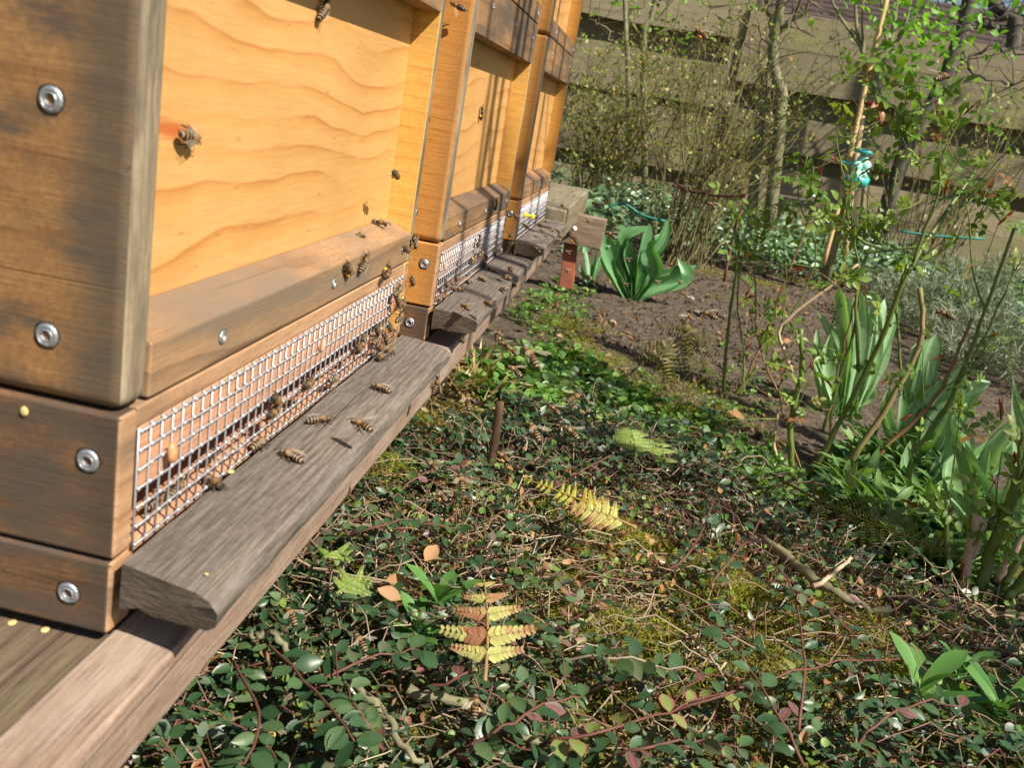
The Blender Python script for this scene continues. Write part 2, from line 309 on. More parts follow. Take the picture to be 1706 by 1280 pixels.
M['seedling'] = leafmat('seedling leaf', [(0, (.06, .13, .02)), (.5, (.13, .22, .035)), (1, (.24, .33, .06))], rough=.45, spec=.35, trans=.3)
# soil
def soilmat():
    mt, nt, b = newmat('garden soil', .9, .15); n = N(nt); tc = n.n('TexCoord'); P = tc.outputs['Object']
    f1 = n.noise(P, 9, 5, .65); f2 = n.noise(P, 70, 4, .6); f3 = n.noise(P, 260, 3, .6)
    c = n.ramp(f2, [(.3, (.060, .043, .030)), (.55, (.115, .089, .062)), (.72, (.205, .168, .118))])
    c = n.mix(n.ss(f3, .60, .72), c, (.26, .20, .14))
    at = n.n('Attribute', attribute_name='rnd')
    mf = n.ss(n.math('ADD', at.outputs['Fac'], n.math('MULTIPLY', n.math('SUBTRACT', f1, .5), 1.5)), .45, .8)
    c = n.mix(mf, c, n.ramp(f3, [(.3, (.06, .065, .012)), (.7, (.17, .165, .03))]))
    n.l(c, b.inputs['Base Color']); n.bump(n.math('ADD', f2, n.math('MULTIPLY', f3, .5)), .9, .012, b); return mt
M['soil'] = soilmat()
def beemat():
    mt, nt, b = newmat('bee body', .55, .3); n = N(nt); tc = n.n('TexCoord'); sp = n.n('SeparateXYZ'); n.l(tc.outputs['Object'], sp.inputs[0])
    y = n.math('MULTIPLY', sp.outputs[1], 1000.0)    # mm along the body
    t = n.math('MULTIPLY_ADD', y, 1 / 16.0, .5)
    nz = n.noise(tc.outputs['Object'], 1800, 2)
    t2 = n.math('ADD', t, n.math('MULTIPLY', n.math('SUBTRACT', nz, .5), .012))
    K = (.014, .009, .006); Y = (.235, .135, .05); P = (.30, .215, .11); T = (.17, .095, .035); B = (.018, .011, .007)
    S = [(0, K), (.055, K), (.075, P), (.095, P), (.11, K), (.16, K), (.17, P), (.192, P), (.205, K), (.262, K), (.272, Y), (.298, Y), (.31, B), (.368, B), (.378, Y), (.41, Y), (.43, B), (.49, B), (.52, T), (.62, (.22, .125, .045)), (.72, T), (.755, B), (.80, (.20, .13, .06)), (.86, (.05, .035, .02)), (1, (.02, .015, .01))]
    c = n.ramp(t2, S)
    # dark underside of the abdomen, bald dark eyes at the sides of the head
    n.l(c, b.inputs['Base Color'])
    n.bump(n.noise(tc.outputs['Object'], 2600, 2), .5, .0004, b); return mt
M['bee'] = beemat()
M['beeleg'] = simple('bee leg', (.06, .035, .018), .5, .3)
M['eye'] = simple('bee eye', (.012, .009, .008), .25, .5)
def wingmat():
    mt, nt, b = newmat('bee wing', .25, .5); n = N(nt); b.inputs['Base Color'].default_value = (.55, .47, .36, 1)
    tr = n.n('BsdfTransparent'); mx = n.n('MixShader'); mx.inputs[0].default_value = .26
    n.l(tr.outputs[0], mx.inputs[1]); n.l(b.outputs[0], mx.inputs[2]); n.l(mx.outputs[0], nt.nodes['Material Output'].inputs['Surface']); return mt
M['wing'] = wingmat()
M['board_end'] = wood('sawn grey end grain', 0, 2, (.17, .138, .105), (.145, .115, .088), (.10, .078, .06), k=330, amp=4, fa=9, fc=16, fiber=.5, bump=.7, rough=.85, stain=(.08, .06, .045), samt=(.5, .7))
# ------------------------------------------------------------------ ground
def build_ground():
    xs = np.unique(np.concatenate([np.linspace(-1.2, -.05, 24), np.linspace(-.05, .9, 120), np.linspace(.9, 2.6, 70), np.linspace(2.6, 9, 14)]))
    ys = np.unique(np.concatenate([np.linspace(-1.5, -.1, 16), np.linspace(-.1, 1.2, 130), np.linspace(1.2, 3.2, 120), np.linspace(3.2, 5.2, 50), np.linspace(5.2, 14, 10)]))
    X, Y = np.meshgrid(xs, ys); Z = gz0(X, Y)
    Z = Z + .012 * vnoise(X, Y, 5) + .006 * np.array([mnoise.noise((a * 17, b * 17, 3)) for a, b in zip(X.ravel(), Y.ravel())]).reshape(X.shape)
    fine = .004 * np.array([mnoise.noise((a * 60, b * 60, 5)) for a, b in zip(X.ravel(), Y.ravel())]).reshape(X.shape) + .003 * np.array([mnoise.noise((a * 140, b * 140, 9)) for a, b in zip(X.ravel(), Y.ravel())]).reshape(X.shape)
    Z = Z + np.where((X > -.05) & (X < 2.6) & (Y < 4), fine, 0)
    # how mossy the earth is: mossy near the camera and along the bed edge, bare in the rose bed
    moss = np.clip(1.05 - (Y - .45) / .7, .05, 1.0) * np.where(X < .95, 1, .7)
    moss = np.maximum(moss, .55 * np.exp(-((Y - 2.55) / .12) ** 2) * (X > .3))
    moss = np.maximum(moss, .75 * np.exp(-(((X - .14) / .2) ** 2 + ((Y - 1.25) / .35) ** 2)))
    ny, nx = X.shape; i = np.arange(ny - 1)[:, None] * nx + np.arange(nx - 1)[None]
    Q = np.stack([i, i + 1, i + nx + 1, i + nx], -1).reshape(-1, 4)
    mb = MB(); mb.add(np.stack([X, Y, Z], -1).reshape(-1, 3), Q, a=moss.ravel()); o = mb.build('soil', M['soil']); tag(o, 'brown garden soil and moss under the hives and plants', kind='structure')
    fb = MB(); fb.add([(-90, -90, -.36), (90, -90, -.36), (90, 90, -.36), (-90, 90, -.36)], [(0, 1, 2, 3)], a=.8); o = fb.build('ground', M['soil']); tag(o, 'wider ground reaching to the horizon', kind='structure')
build_ground()
# ------------------------------------------------------------------ hives
def fbox(x0, x1, y0, y1, z0, z1, front=0):
    mb = MB(); V = [(x0, y0, z0), (x1, y0, z0), (x1, y1, z0), (x0, y1, z0), (x0, y0, z1), (x1, y0, z1), (x1, y1, z1), (x0, y1, z1)]
    mb.add(V, [(0, 3, 2, 1), (4, 5, 6, 7), (0, 1, 5, 4), (2, 3, 7, 6), (3, 0, 4, 7)]); mb.add(V, [(1, 2, 6, 5)], mat=front)
    return mb
def weld(o):
    import bmesh
    b = bmesh.new(); b.from_mesh(o.data); bmesh.ops.remove_doubles(b, verts=b.verts, dist=1e-6); bmesh.ops.recalc_face_normals(b, faces=b.faces); b.to_mesh(o.data); b.free(); return o
def prism(poly, axis_pts):
    """poly: list of (a,b,c) points at the first end; axis_pts: matching points at the other end"""
    n = len(poly); mb = MB(); V = list(poly) + list(axis_pts)
    mb.add(V, [(i, (i + 1) % n, n + (i + 1) % n, n + i) for i in range(n)], a=.5)
    if n == 4: mb.add(V, [(3, 2, 1, 0), (4, 5, 6, 7)], mat=1)
    else: mb.add(V, None, [(0, i + 1, i) for i in range(1, n - 1)] + [(n, n + i, n + i + 1) for i in range(1, n - 1)], mat=1)
    return mb
def make_screw_mesh():
    mb = MB(); prof = [(0.0, .0006), (.0021, .0006), (.0026, .0012), (.0034, .0006), (.0040, .0011), (.0048, .0009), (.0055, .0002), (.0057, .00012), (.0064, .0001)]; sd = 18
    an = np.linspace(0, 2 * PI, sd, endpoint=False); V = []
    for k, (r, z) in enumerate(prof):
        rr = r * (1 + (.30 * np.cos(6 * an) if k == 1 else .06 * np.cos(6 * an + 1) if k in (3, 4) else .05 * rng.normal(size=sd) if k == 8 else 0 * an)); V.append(np.stack([rr * np.cos(an), rr * np.sin(an), np.full(sd, z - (.0012 if k < 2 else 0))], -1))
    V = np.concatenate(V); j = np.arange(sd); jj = (j + 1) % sd
    for k in range(len(prof) - 1): mb.add(V, np.stack([k * sd + j, (k + 1) * sd + j, (k + 1) * sd + jj, k * sd + jj], -1), mat=1 if k in (0, 7) else 0)
    return mb.build('screw', [M['screw'], M['hole']], link=False)
SCREW = make_screw_mesh()
def screw(parent, p, nrm, s=1.0):
    f = (0, 0, 1) if abs(nrm[2]) < .5 else (1, 0, 0)
    return inst('screw', SCREW, parent, mat4=basis(f, nrm, p, s))
HW, HB = .44, .2436
def wire_mesh(parent, cut=None):
    mb = MB(); ys = np.arange(.0137, .4275, .0092); zs = np.linspace(-.0112, -.0617, 7)
    for i, y in enumerate(ys):
        z0 = -.0635
        if cut and cut[0] < y < cut[1]: z0 = cut[2]
        jx = rng.normal(0, .0003, 3); mb.tube([(.0004, y + jx[0], -.0098), (.0004, y + jx[1], (z0 - .01) / 2), (.0004, y + jx[2], z0)], .0006, 5)
    for z in zs:
        yy = np.linspace(.0130, .4275, 30); x = .0013 + rng.normal(0, .00012, 30)
        if cut and z < cut[2]: yy = np.linspace(.0130, cut[0] + rng.uniform(-.02, .02), 30)
        mb.tube(np.stack([x, yy, z + rng.normal(0, .0003, 30)], -1), .00056, 5)
    for (y, z) in [(y, z) for y in ys for z in zs]:   # zinc beads at the crossings
        if cut and cut[0] < y < cut[1] and z < cut[2]: continue
        mb.box(.0002, .0021, y - .00075, y + .00075, z - .00075, z + .00075)
    return mb.build('wire_mesh', M['metal'], parent)
def hive(y0, side, bar, label, cut, fside, bside):
    e = empty('beehive', (0, y0, -.098), label, 'beehive', 'wooden beehives standing in a row')
    def put(mb, name, mat, bevel=.0012, sg=2):
        o = weld(mb.build(name, mat, e, smooth=True, bevel=bevel, seg=sg)); o.location = (0, 0, .098)
        return o
    for k in range(2):
        z = k * (HB + .0012)
        put(fbox(-.44, 0, 0, .020, z, z + HB, 1), 'side_panel', [side, M['edge']], .0058, 4)
        put(fbox(-.44, 0, .431, .441, z, z + HB, 1), 'side_panel', [M['inner'], M['edge']], .0012)
        o = put(fbox(-.043, -.021, .0203, .4307, z + .001, z + HB - .001), 'front_panel', M['panel'], .0005)
        b = [(0, .0203, z), (0, .0203, z + .0235), (-.0208, .0203, z + .033), (-.0208, .0203, z)]
        o = put(prism(b, [(x, .4307, q) for x, y, q in b]), 'bottom_rail', [bar, bar], .0014)
        for yy in (.085, .243, .412): screw(o, (.0001, yy, z + .012), (1, 0, 0), .62)
        o = put(fbox(-.0208, 0, .0203, .4307, z + .194, z + HB), 'top_rail', bar, .0012)
        for yy in (.085, .243, .40): screw(o, (.0001, yy, z + .225), (1, 0, 0), .62)
        put(fbox(-.44, -.418, .0203, .4307, z, z + HB), 'back_panel', M['side'], .001)
    # flat roof above the frame
    put(fbox(-.46, .015, -.015, .456, 2 * HB + .002, 2 * HB + .045), 'roof', M['plank'], .002)
    # entrance floor: cheeks, header, slot, floor sheet, wire mesh
    put(fbox(-.44, 0, 0, .0132, -.0632, -.0014, 1), 'floor_cheek', [fside, M['lip']], .002, 3)
    put(fbox(-.44, 0, .428, .441, -.0632, -.0014, 1), 'floor_cheek', [M['inner'], M['lip']], .0012)
    put(fbox(-.016, -.0006, .0135, .4277, -.0105, -.0014), 'floor_lip', M['lip'], .001)
    put(fbox(-.026, -.0004, .0135, .4277, -.0395, -.0107), 'entrance_header', M['header'], .0008)
    put(fbox(-.30, -.0008, .0135, .4277, -.0668, -.0622), 'floor_sheet', M['header'], .0006)
    put(fbox(-.44, -.418, .0135, .4277, -.0632, -.0014), 'back_panel', M['side'], .001)
    wm = wire_mesh(e, cut); wm.location = (0, 0, .098)
    put(fbox(-.44, -.001, 0, .018, -.098, -.0645, 1), 'base_cheek', [bside, M['lip']], .0022, 3)
    put(fbox(-.44, -.001, .423, .441, -.098, -.0645, 1), 'base_cheek', [M['inner'], M['lip']], .0012)
    put(fbox(-.03, -.012, .0183, .4227, -.097, -.0672), 'base_rail', M['plank'], .001)
    for (x, z) in ((-.0125, -.022), (-.0185, -.082), (-.032, .111), (-.031, .025), (-.030, .235 + .03)):
        screw(e, (x, -.0002, z + .098), (0, -1, 0), .84)
    return e
G1, G2 = .118, .131
HY = [0, HW + G1, 2 * HW + G1 + G2]
hive(HY[0], M['side_worn'], M['bar'], 'nearest wooden beehive with a dark stained left side and wide pine panel', (.398, .424, -.022), M['side_dark'], M['side_dark'])
hive(HY[1], M['side'], M['bar2'], 'middle wooden beehive with orange side between the nearest and farthest hives', None, M['side'], M['side_dark'])
hive(HY[2], M['side'], M['bar2'], 'farthest wooden beehive, beside the yellow push pin and end timber', None, M['side'], M['side_dark'])
# ------------------------------------------------------------------ landing boards
def board(y0, y1, label, skew=.013, xo=.050, cat='landing board'):
    n = 26; mb = MB(); t = np.linspace(0, 1, n); V = []
    prof = [(.0040, -.0625), (.020, -.0620), (.040, -.0626), (xo - .004, -.0634), (xo - .001, -.0648), (xo, -.0675), (xo - .001, -.0745), (xo - .005, -.0775), (.020, -.0815), (.013, -.0795), (.0040, -.0835)]
    k = len(prof)
    for tt in t:
        for (x, z) in prof:
            y = y0 + (y1 - y0) * tt - skew * (x / .05)
            j = rng.normal(0, .00035, 2); end = tt in (0.0, 1.0); V.append((x + j[0], y + (rng.normal(0, .0007) if end else 0), z + j[1] * .6))
    for i in range(n - 1): mb.add(V if i == 0 else np.zeros((0, 3)), None)
    V = np.array(V); mb = MB()
    Q = [(i * k + a, i * k + (a + 1) % k, (i + 1) * k + (a + 1) % k, (i + 1) * k + a) for i in range(n - 1) for a in range(k)]
    mb.add(V, Q)
    c0 = V[:k].mean(0); c1 = V[-k:].mean(0); mb.add(np.vstack([V[:k], c0]), None, [(k, (a + 1) % k, a) for a in range(k)], mat=1); mb.add(np.vstack([V[-k:], c1]), None, [(k, a, (a + 1) % k) for a in range(k)], mat=1)
    o = weld(mb.build('landing_board', [M['board'], M['board_end']], smooth=True))
    o.data.set_sharp_from_angle(angle=math.radians(38))
    return tag(o, label, cat, 'landing boards below the hive entrances')
board(.001, .432, 'long grey weathered landing board below the nearest hive entrance')
board(.556, .985, 'grey landing board streaked by shadow below the middle hive entrance')
board(1.125, 1.525, 'shaded landing board with crowding bees below the farthest hive')
# ------------------------------------------------------------------ stand
st = empty('hive_stand', (-.1, .5, -.295), 'timber stand with pink rail and brick red leg carrying the hives', 'stand')
def stp(mb, name, mat, bevel=.002, lab=None):
    o = weld(mb.build(name, mat, st, bevel=bevel)); o.location = (.1, -.5, .295)
    if lab: o['label'] = lab
    return o
stp(fbox(-.0025, .0275, -.75, 1.572, -.128, -.0985), 'front_rail', M['rail'], .0022, 'bleached pinkish front rail')
stp(fbox(-.46, -.0035, -.75, 1.572, -.128, -.1035), 'deck_plank', M['plank'], .002, 'dark weathered plank behind the rail')
c0 = [tuple(atY(*q, 2.0)) for q in ((936, 351), (1011, 367), (1000, 416), (922, 401))]
stp(prism(c0, [(x, y + .045, z) for x, y, z in c0]), 'cross_plank', [M['cross'], M['cross']], .002)
l0 = [tuple(atY(*q, 2.025)) for q in ((940, 400), (962, 404), (954, 482), (931, 480))]
stp(prism(l0, [(x, y + .03, z) for x, y, z in l0]), 'leg', [M['red'], M['red']], .0015, 'leg painted brick red')
for (x, y) in ((-.40, 1.9), (-.40, -.3), (-.03, -.55)): stp(fbox(x - .02, x + .02, y, y + .04, -.33, -.129), 'leg', M['red'], .0015)
o = weld(fbox(-.10, .041, 1.578, 2.31, -.108, -.0455).build('timber', M['far_timber'], bevel=.003)); tag(o, 'thick olive grey timber lying beyond the farthest hive', 'timber')
# ------------------------------------------------------------------ small things on the hives
def lathe(prof, sd=14, mat=0):
    an = np.linspace(0, 2 * PI, sd, endpoint=False); V = np.concatenate([np.stack([r * np.cos(an), r * np.sin(an), np.full(sd, z)], -1) for r, z in prof])
    j = np.arange(sd); jj = (j + 1) % sd; mb = MB()
    mb.add(V, np.concatenate([np.stack([k * sd + j, k * sd + jj, (k + 1) * sd + jj, (k + 1) * sd + j], -1) for k in range(len(prof) - 1)])); return mb
p = hit(874, 358, 0, .002)
o = lathe([(0, 0), (.0042, 0), (.0044, .002), (.0024, .0045), (.0022, .0105), (.0042, .013), (.0044, .0155), (.0025, .0165), (0, .0165)]).build('push_pin', M['pin']); o.matrix_world = basis((0, 0, 1), (1, -.15, -.05), p, 1.0)
tag(o, 'bright yellow push pin above the farthest landing board', 'push pin')
p = atY(957, 381, 1.992)
o = lathe([(0, 0), (.0065, 0), (.0068, .003), (.0045, .007), (.0025, .009), (0, .0095)]).build('white_knob', M['white']); o.matrix_world = basis((0, 0, 1), (0, -1, .3), p, 1.0); tag(o, 'white plastic knob on the brown crossplank beyond the timber', 'knob')
def blob(name, p, r, mat, label, cat, f=(0, 0, 1), n=(1, 0, 0), sc=(1, 1, .5), group=None):
    sd = 10; pr = [(max(1e-4, math.sin(a)), -math.cos(a)) for a in np.linspace(0, PI, 7)]
    mb = lathe(pr, sd); mb.V = [v * np.array(sc) * r * (1 + rng.normal(0, .04, (len(v), 1))) for v in mb.V]
    o = weld(mb.build(name, mat)); o.matrix_world = basis(f, n, p); return tag(o, label, cat, group)
blob('resin_blob', hit(287, 755, 0, .0035), .0052, M['resin'], 'oval amber resin blob stuck on the near end of the wire mesh', 'resin', sc=(.55, 1, .4))
blob('seed_husk', hit(538, 576, 0, .0035), .0045, M['cut'], 'pale seed husk caught high in the nearest wire mesh', 'seed', f=(0, .2, 1), sc=(.4, 1, .4))
blob('seed_husk', hit(742, 444, 0, .0035), .0045, M['cut'], 'pale seed husk caught in the middle hive mesh', 'seed', f=(0, .1, 1), sc=(.4, 1, .4))
for (px, py, pl, lab) in ((40, 686, 'y', 'yellow pollen pellet stuck on the dark side of the nearest hive'), (20, 1038, 'z', 'left yellow pollen pellet on the dark plank'), (75, 1050, 'z', 'right yellow pollen pellet on the dark plank beside the hive base'), (384, 786, 'b', 'bright yellow pollen pellet at the foot of the wire mesh'), (344, 957, 'b', 'tiny pale pollen crumb on the near end of the landing board')):
    p = hit(px, py, 1, -.0005) if pl == 'y' else hit(px, py, 2, -.103) if pl == 'z' else hit(px, py, 2, -.0615)
    blob('pollen_pellet', p, .0021 if py != 957 else .001, M['pollen_pale'], lab, 'pollen', f=(1, 0, 0), n=(0, -1, 0) if pl == 'y' else (0, 0, 1), sc=(1, .85, .35), group='yellow pollen pellets dropped by bees')
# ------------------------------------------------------------------ fence
FY = 4.6
fe = empty('garden_fence', tuple(atY(1300, 420, FY) * np.array([1, 1, 0]) + np.array([0, 0, -.295])), 'lichen covered wooden fence of wide horizontal boards behind the shrubs', 'fence')
FO = np.array(fe.location)
def fboard(x0, x1, z0, z1, y, back=False):
    n = 9; mb = MB(); V = []
    for i, x in enumerate(np.linspace(x0, x1, n)):
        a = rng.normal(0, .005); b = rng.normal(0, .005); c = rng.normal(0, .003)
        V += [(x, y + c, z0 + a), (x, y + .022 + c, z0 + a), (x, y + .022 + c, z1 + b), (x, y + c, z1 + b)]
    V = np.array(V) - FO; Q = [(i * 4 + a, i * 4 + (a + 1) % 4, i * 4 + 4 + (a + 1) % 4, i * 4 + 4 + a) for i in range(n - 1) for a in range(4)]
    Q += [(3, 2, 1, 0), ((n - 1) * 4, (n - 1) * 4 + 1, (n - 1) * 4 + 2, (n - 1) * 4 + 3)]
    return mb.add(V, Q).build('board', M['fence'], fe, smooth=False)
zt = lambda px, py, y=FY: float(atY(px, py, y)[2])
XP = float(atY(1203, 200, FY)[0]); XL = float(atY(860, 100, FY)[0]) - 1.2; XR = float(atY(1706, 200, FY)[0]) + 1.6
# left panel rows as seen at x = 1080 in the photograph: front boards, then the shaded boards behind the gaps
for a, b in ((300, 470), (237, 274), (172, 232), (84, 160), (-42, 38), (-130, -60)): fboard(XL, XP - .02, zt(1080, b) if b < 400 else -.31, zt(1080, a), FY)
for a, b in ((255, 325), (140, 190), (20, 100), (-80, -25)): fboard(XL, XP - .02, zt(1080, b), zt(1080, a), FY + .11)
# right panel rows as seen at x = 1450
for a, b in ((308, 352), (354, 470), (219, 281), (110, 172), (42, 104)): fboard(XP + .02, XR, zt(1450, b) if b < 400 else -.31, zt(1450, a), FY)
for a, b in ((262, 325), (152, 236), (95, 120)): fboard(XP + .02, XR, zt(1450, b), zt(1450, a), FY + .11)
for x in (XL, XP, XP + 1.75, XR):
    mb = MB(); mb.box(x - .035 - FO[0], x + .035 - FO[0], FY + .024 - FO[1], FY + .109 - FO[1], -.31 - FO[2], zt(1450, 30) - FO[2]); mb.build('post', M['fence'], fe, smooth=False, bevel=.004)
# ------------------------------------------------------------------ leaf and twig generators
def leaf_template(n=6, prof=None, width=.5, fold=.12, curl=.18, petiole=0.0, wave=0.0):
    u = np.linspace(0, 1, n); wd = width * (np.interp(u, *prof) if prof else np.sin(PI * np.clip(u, 0, 1) ** .85) ** .75) * .5
    wd[0] = .012; wd[-1] = .004
    V = []; 
    for i in range(n):
        z = -curl * u[i] ** 2
        V += [(-wd[i], u[i] + petiole, z + fold * wd[i] * 2 + wave * math.sin(i * 2.3)), (0, u[i] + petiole, z), (wd[i], u[i] + petiole, z + fold * wd[i] * 2 + wave * math.sin(i * 2.1 + 1))]
    Q = []
    for i in range(n - 1):
        b = i * 3; Q += [(b, b + 1, b + 4, b + 3), (b + 1, b + 2, b + 5, b + 4)]
    return np.array(V), np.array(Q)
OV = leaf_template(6, ([0, .12, .35, .6, .82, 1], [0, .55, .95, 1, .66, 0]), .58, .14, .16)
OVB = leaf_template(8, ([0, .12, .35, .6, .82, .94, 1], [0, .5, .95, 1, .68, .3, 0]), .60, .14, .14)
LAN = leaf_template(6, ([0, .2, .5, .8, 1], [.3, .7, 1, .6, 0]), .26, .15, .3)
NEE = leaf_template(3, ([0, .5, 1], [.5, 1, 0]), .12, .2, .2)
ROU = leaf_template(6, ([0, .1, .4, .7, .9, 1], [0, .6, 1, .95, .6, .1]), .85, .1, .12)
def scatter(mb, tmpl, P, Fd, Nn, S, A, mat=0):
    """many leaves at once: P base points, Fd directions, Nn blade normals, S lengths, A colour numbers"""
    V0, Q0 = tmpl; P = np.asarray(P, float); k = len(P)
    if not k: return
    Fd = Fd / (np.linalg.norm(Fd, axis=1, keepdims=True) + 1e-9); Nn = Nn - Fd * (Fd * Nn).sum(1, keepdims=True); Nn = Nn / (np.linalg.norm(Nn, axis=1, keepdims=True) + 1e-9); X = np.cross(Fd, Nn)
    S = np.broadcast_to(np.asarray(S, float), (k,))
    V = P[:, None] + S[:, None, None] * (V0[None, :, 0:1] * X[:, None] + V0[None, :, 1:2] * Fd[:, None] + V0[None, :, 2:3] * Nn[:, None])
    m0 = len(V0); Q = (Q0[None] + (np.arange(k) * m0)[:, None, None]).reshape(-1, 4)
    rib = np.where(np.abs(V0[:, 0]) < 1e-6, .09, 0.0) if m0 > 9 else np.zeros(m0)
    mb.add(V.reshape(-1, 3), Q, a=np.repeat(np.broadcast_to(np.asarray(A, float), (k,)), m0) + np.tile(rib, k), mat=mat)
def rdir(k, up=.0):
    v = rng.normal(size=(k, 3)); v[:, 2] += up; return v / np.linalg.norm(v, axis=1, keepdims=True)
def inpoly(px, py, poly):
    r = np.zeros(len(px), bool); n = len(poly)
    for i in range(n):
        x1, y1 = poly[i]; x2, y2 = poly[(i + 1) % n]
        with np.errstate(divide='ignore', invalid='ignore'):
            r ^= ((y1 > py) != (y2 > py)) & (px < (x2 - x1) * (py - y1) / (y2 - y1 + 1e-12) + x1)
    return r
def zone(poly):   # outline of a planted patch on the ground, metres
    return [tuple(onG(*q)[:2]) for q in poly]
def sample(poly, k):
    P = np.array(poly); lo = P.min(0); hi = P.max(0); out = []; tot = 0
    while tot < k:
        q = rng.uniform(lo, hi, (k * 2, 2)); q = q[inpoly(q[:, 0], q[:, 1], poly)]; out.append(q); tot += len(q)
    return np.concatenate(out)[:k]
def gzv(xy): return gz0(xy[:, 0], xy[:, 1]) + .012 * vnoise(xy[:, 0], xy[:, 1], 5)
# ------------------------------------------------------------------ cotoneaster mat
MATP = zone([(560, 830), (640, 770), (760, 735), (860, 745), (960, 690), (1010, 720), (1130, 760), (1190, 775), (1280, 850), (1400, 930), (1540, 1010), (1706, 1050)]) + [(.95, .5), (.8, .1), (.3, -.16), (-.16, -.16), (-.16, .42)]
def mat_height(xy): return .028 + .022 * vnoise(xy[:, 0], xy[:, 1], 7, 4.0) + .012 * vnoise(xy[:, 0], xy[:, 1], 19, 2.0)
def sprig_path(x, y, L, ang, lift, n=9):
    t = np.linspace(0, 1, n); bend = rng.normal(0, .9)
    a = ang + bend * t; dx = np.cumsum(np.cos(a)) * L / n; dy = np.cumsum(np.sin(a)) * L / n
    z = lift * np.sin(np.clip(t * 2.4, 0, PI) * .9) + .004 * rng.normal(size=n)
    return np.stack([x + dx, y + dy, z], -1)
def coto_stuff():
    lb = MB(); tb = MB(); pts = sample(MATP, 2300); gh = gzv(pts); mh = np.clip(mat_height(pts), .004, .07)
    LP, LF, LN, LS, LA = [], [], [], [], []
    clear = [(onG(*q)[:2], r) for q, r in (((800, 930), .13), ((930, 930), .10), ((1020, 1000), .11), ((1180, 1040), .10), ((700, 900), .07), ((1420, 1090), .10), ((1080, 900), .08), ((1250, 1000), .07), ((1560, 1120), .10), ((1400, 960), .08))]
    cl = np.max([np.exp(-((pts[:, 0] - c[0]) ** 2 + (pts[:, 1] - c[1]) ** 2) / (r * r)) for c, r in clear], 0)
    keep = (vnoise(pts[:, 0], pts[:, 1], 5.5, 8.0) > -.38) & (rng.random(len(pts)) > .85 * cl)
    for (x, y), g, h, kp in zip(pts, gh, mh, keep):
        L = rng.uniform(.05, .15); p = sprig_path(x, y, L, rng.uniform(0, 2 * PI), h * rng.uniform(.5, 1.3)); p[:, 2] += g + h * .4
        tb.tube(p, np.linspace(.0009, .0005, len(p)), 4, a=rng.choice([.1, .3, .5, .75, .95]), cap=False)
        if not kp and rng.random() < .9: continue
        tone = rng.uniform(0, .55) if rng.random() < .8 else rng.uniform(.4, .92)
        for q in range(1, len(p)):
            for sgn in (-1, 1):
                if rng.random() < .22: continue
                d = p[min(q + 1, len(p) - 1)] - p[q - 1]; d /= np.linalg.norm(d) + 1e-9
                s = np.cross(d, (0, 0, 1)); s /= np.linalg.norm(s) + 1e-9
                LP.append(p[q]); LF.append(d * .5 + s * sgn * .8 + np.array([0, 0, rng.uniform(-.1, .55)])); LN.append(np.array([0, 0, 1.0]) + .55 * rng.normal(size=3)); LS.append(rng.uniform(.006, .0142)); LA.append(np.clip(tone + rng.normal(0, .1), 0, .93))
    LP, LF, LN, LS, LA = map(np.array, (LP, LF, LN, LS, LA)); wh = rng.integers(0, 4, len(LP))
    for v in range(4):
        i_ = wh == v; scatter(lb, leaf_template(6, ([0, .12, .35, .6, .82, 1], [0, .55, .95, 1, .66, 0]), (.5, .58, .66, .46)[v], (.1, .3, .05, .2)[v], (.1, .3, -.1, .2)[v]), LP[i_], LF[i_], LN[i_], LS[i_], LA[i_])
    o = lb.build('cotoneaster_leaves', M['coto']); tag(o, 'mat of small dark glossy cotoneaster leaves covering the ground', kind='stuff')
    o = tb.build('cotoneaster_stems', M['redtwig']); tag(o, 'thin red brown stems running through the cotoneaster mat', kind='stuff')
coto_stuff()
LITP = zone([(620, 880), (820, 830), (1060, 850), (1290, 940), (1500, 1050), (1640, 1080), (1500, 1150), (1150, 1060), (1000, 1050), (760, 1010)])
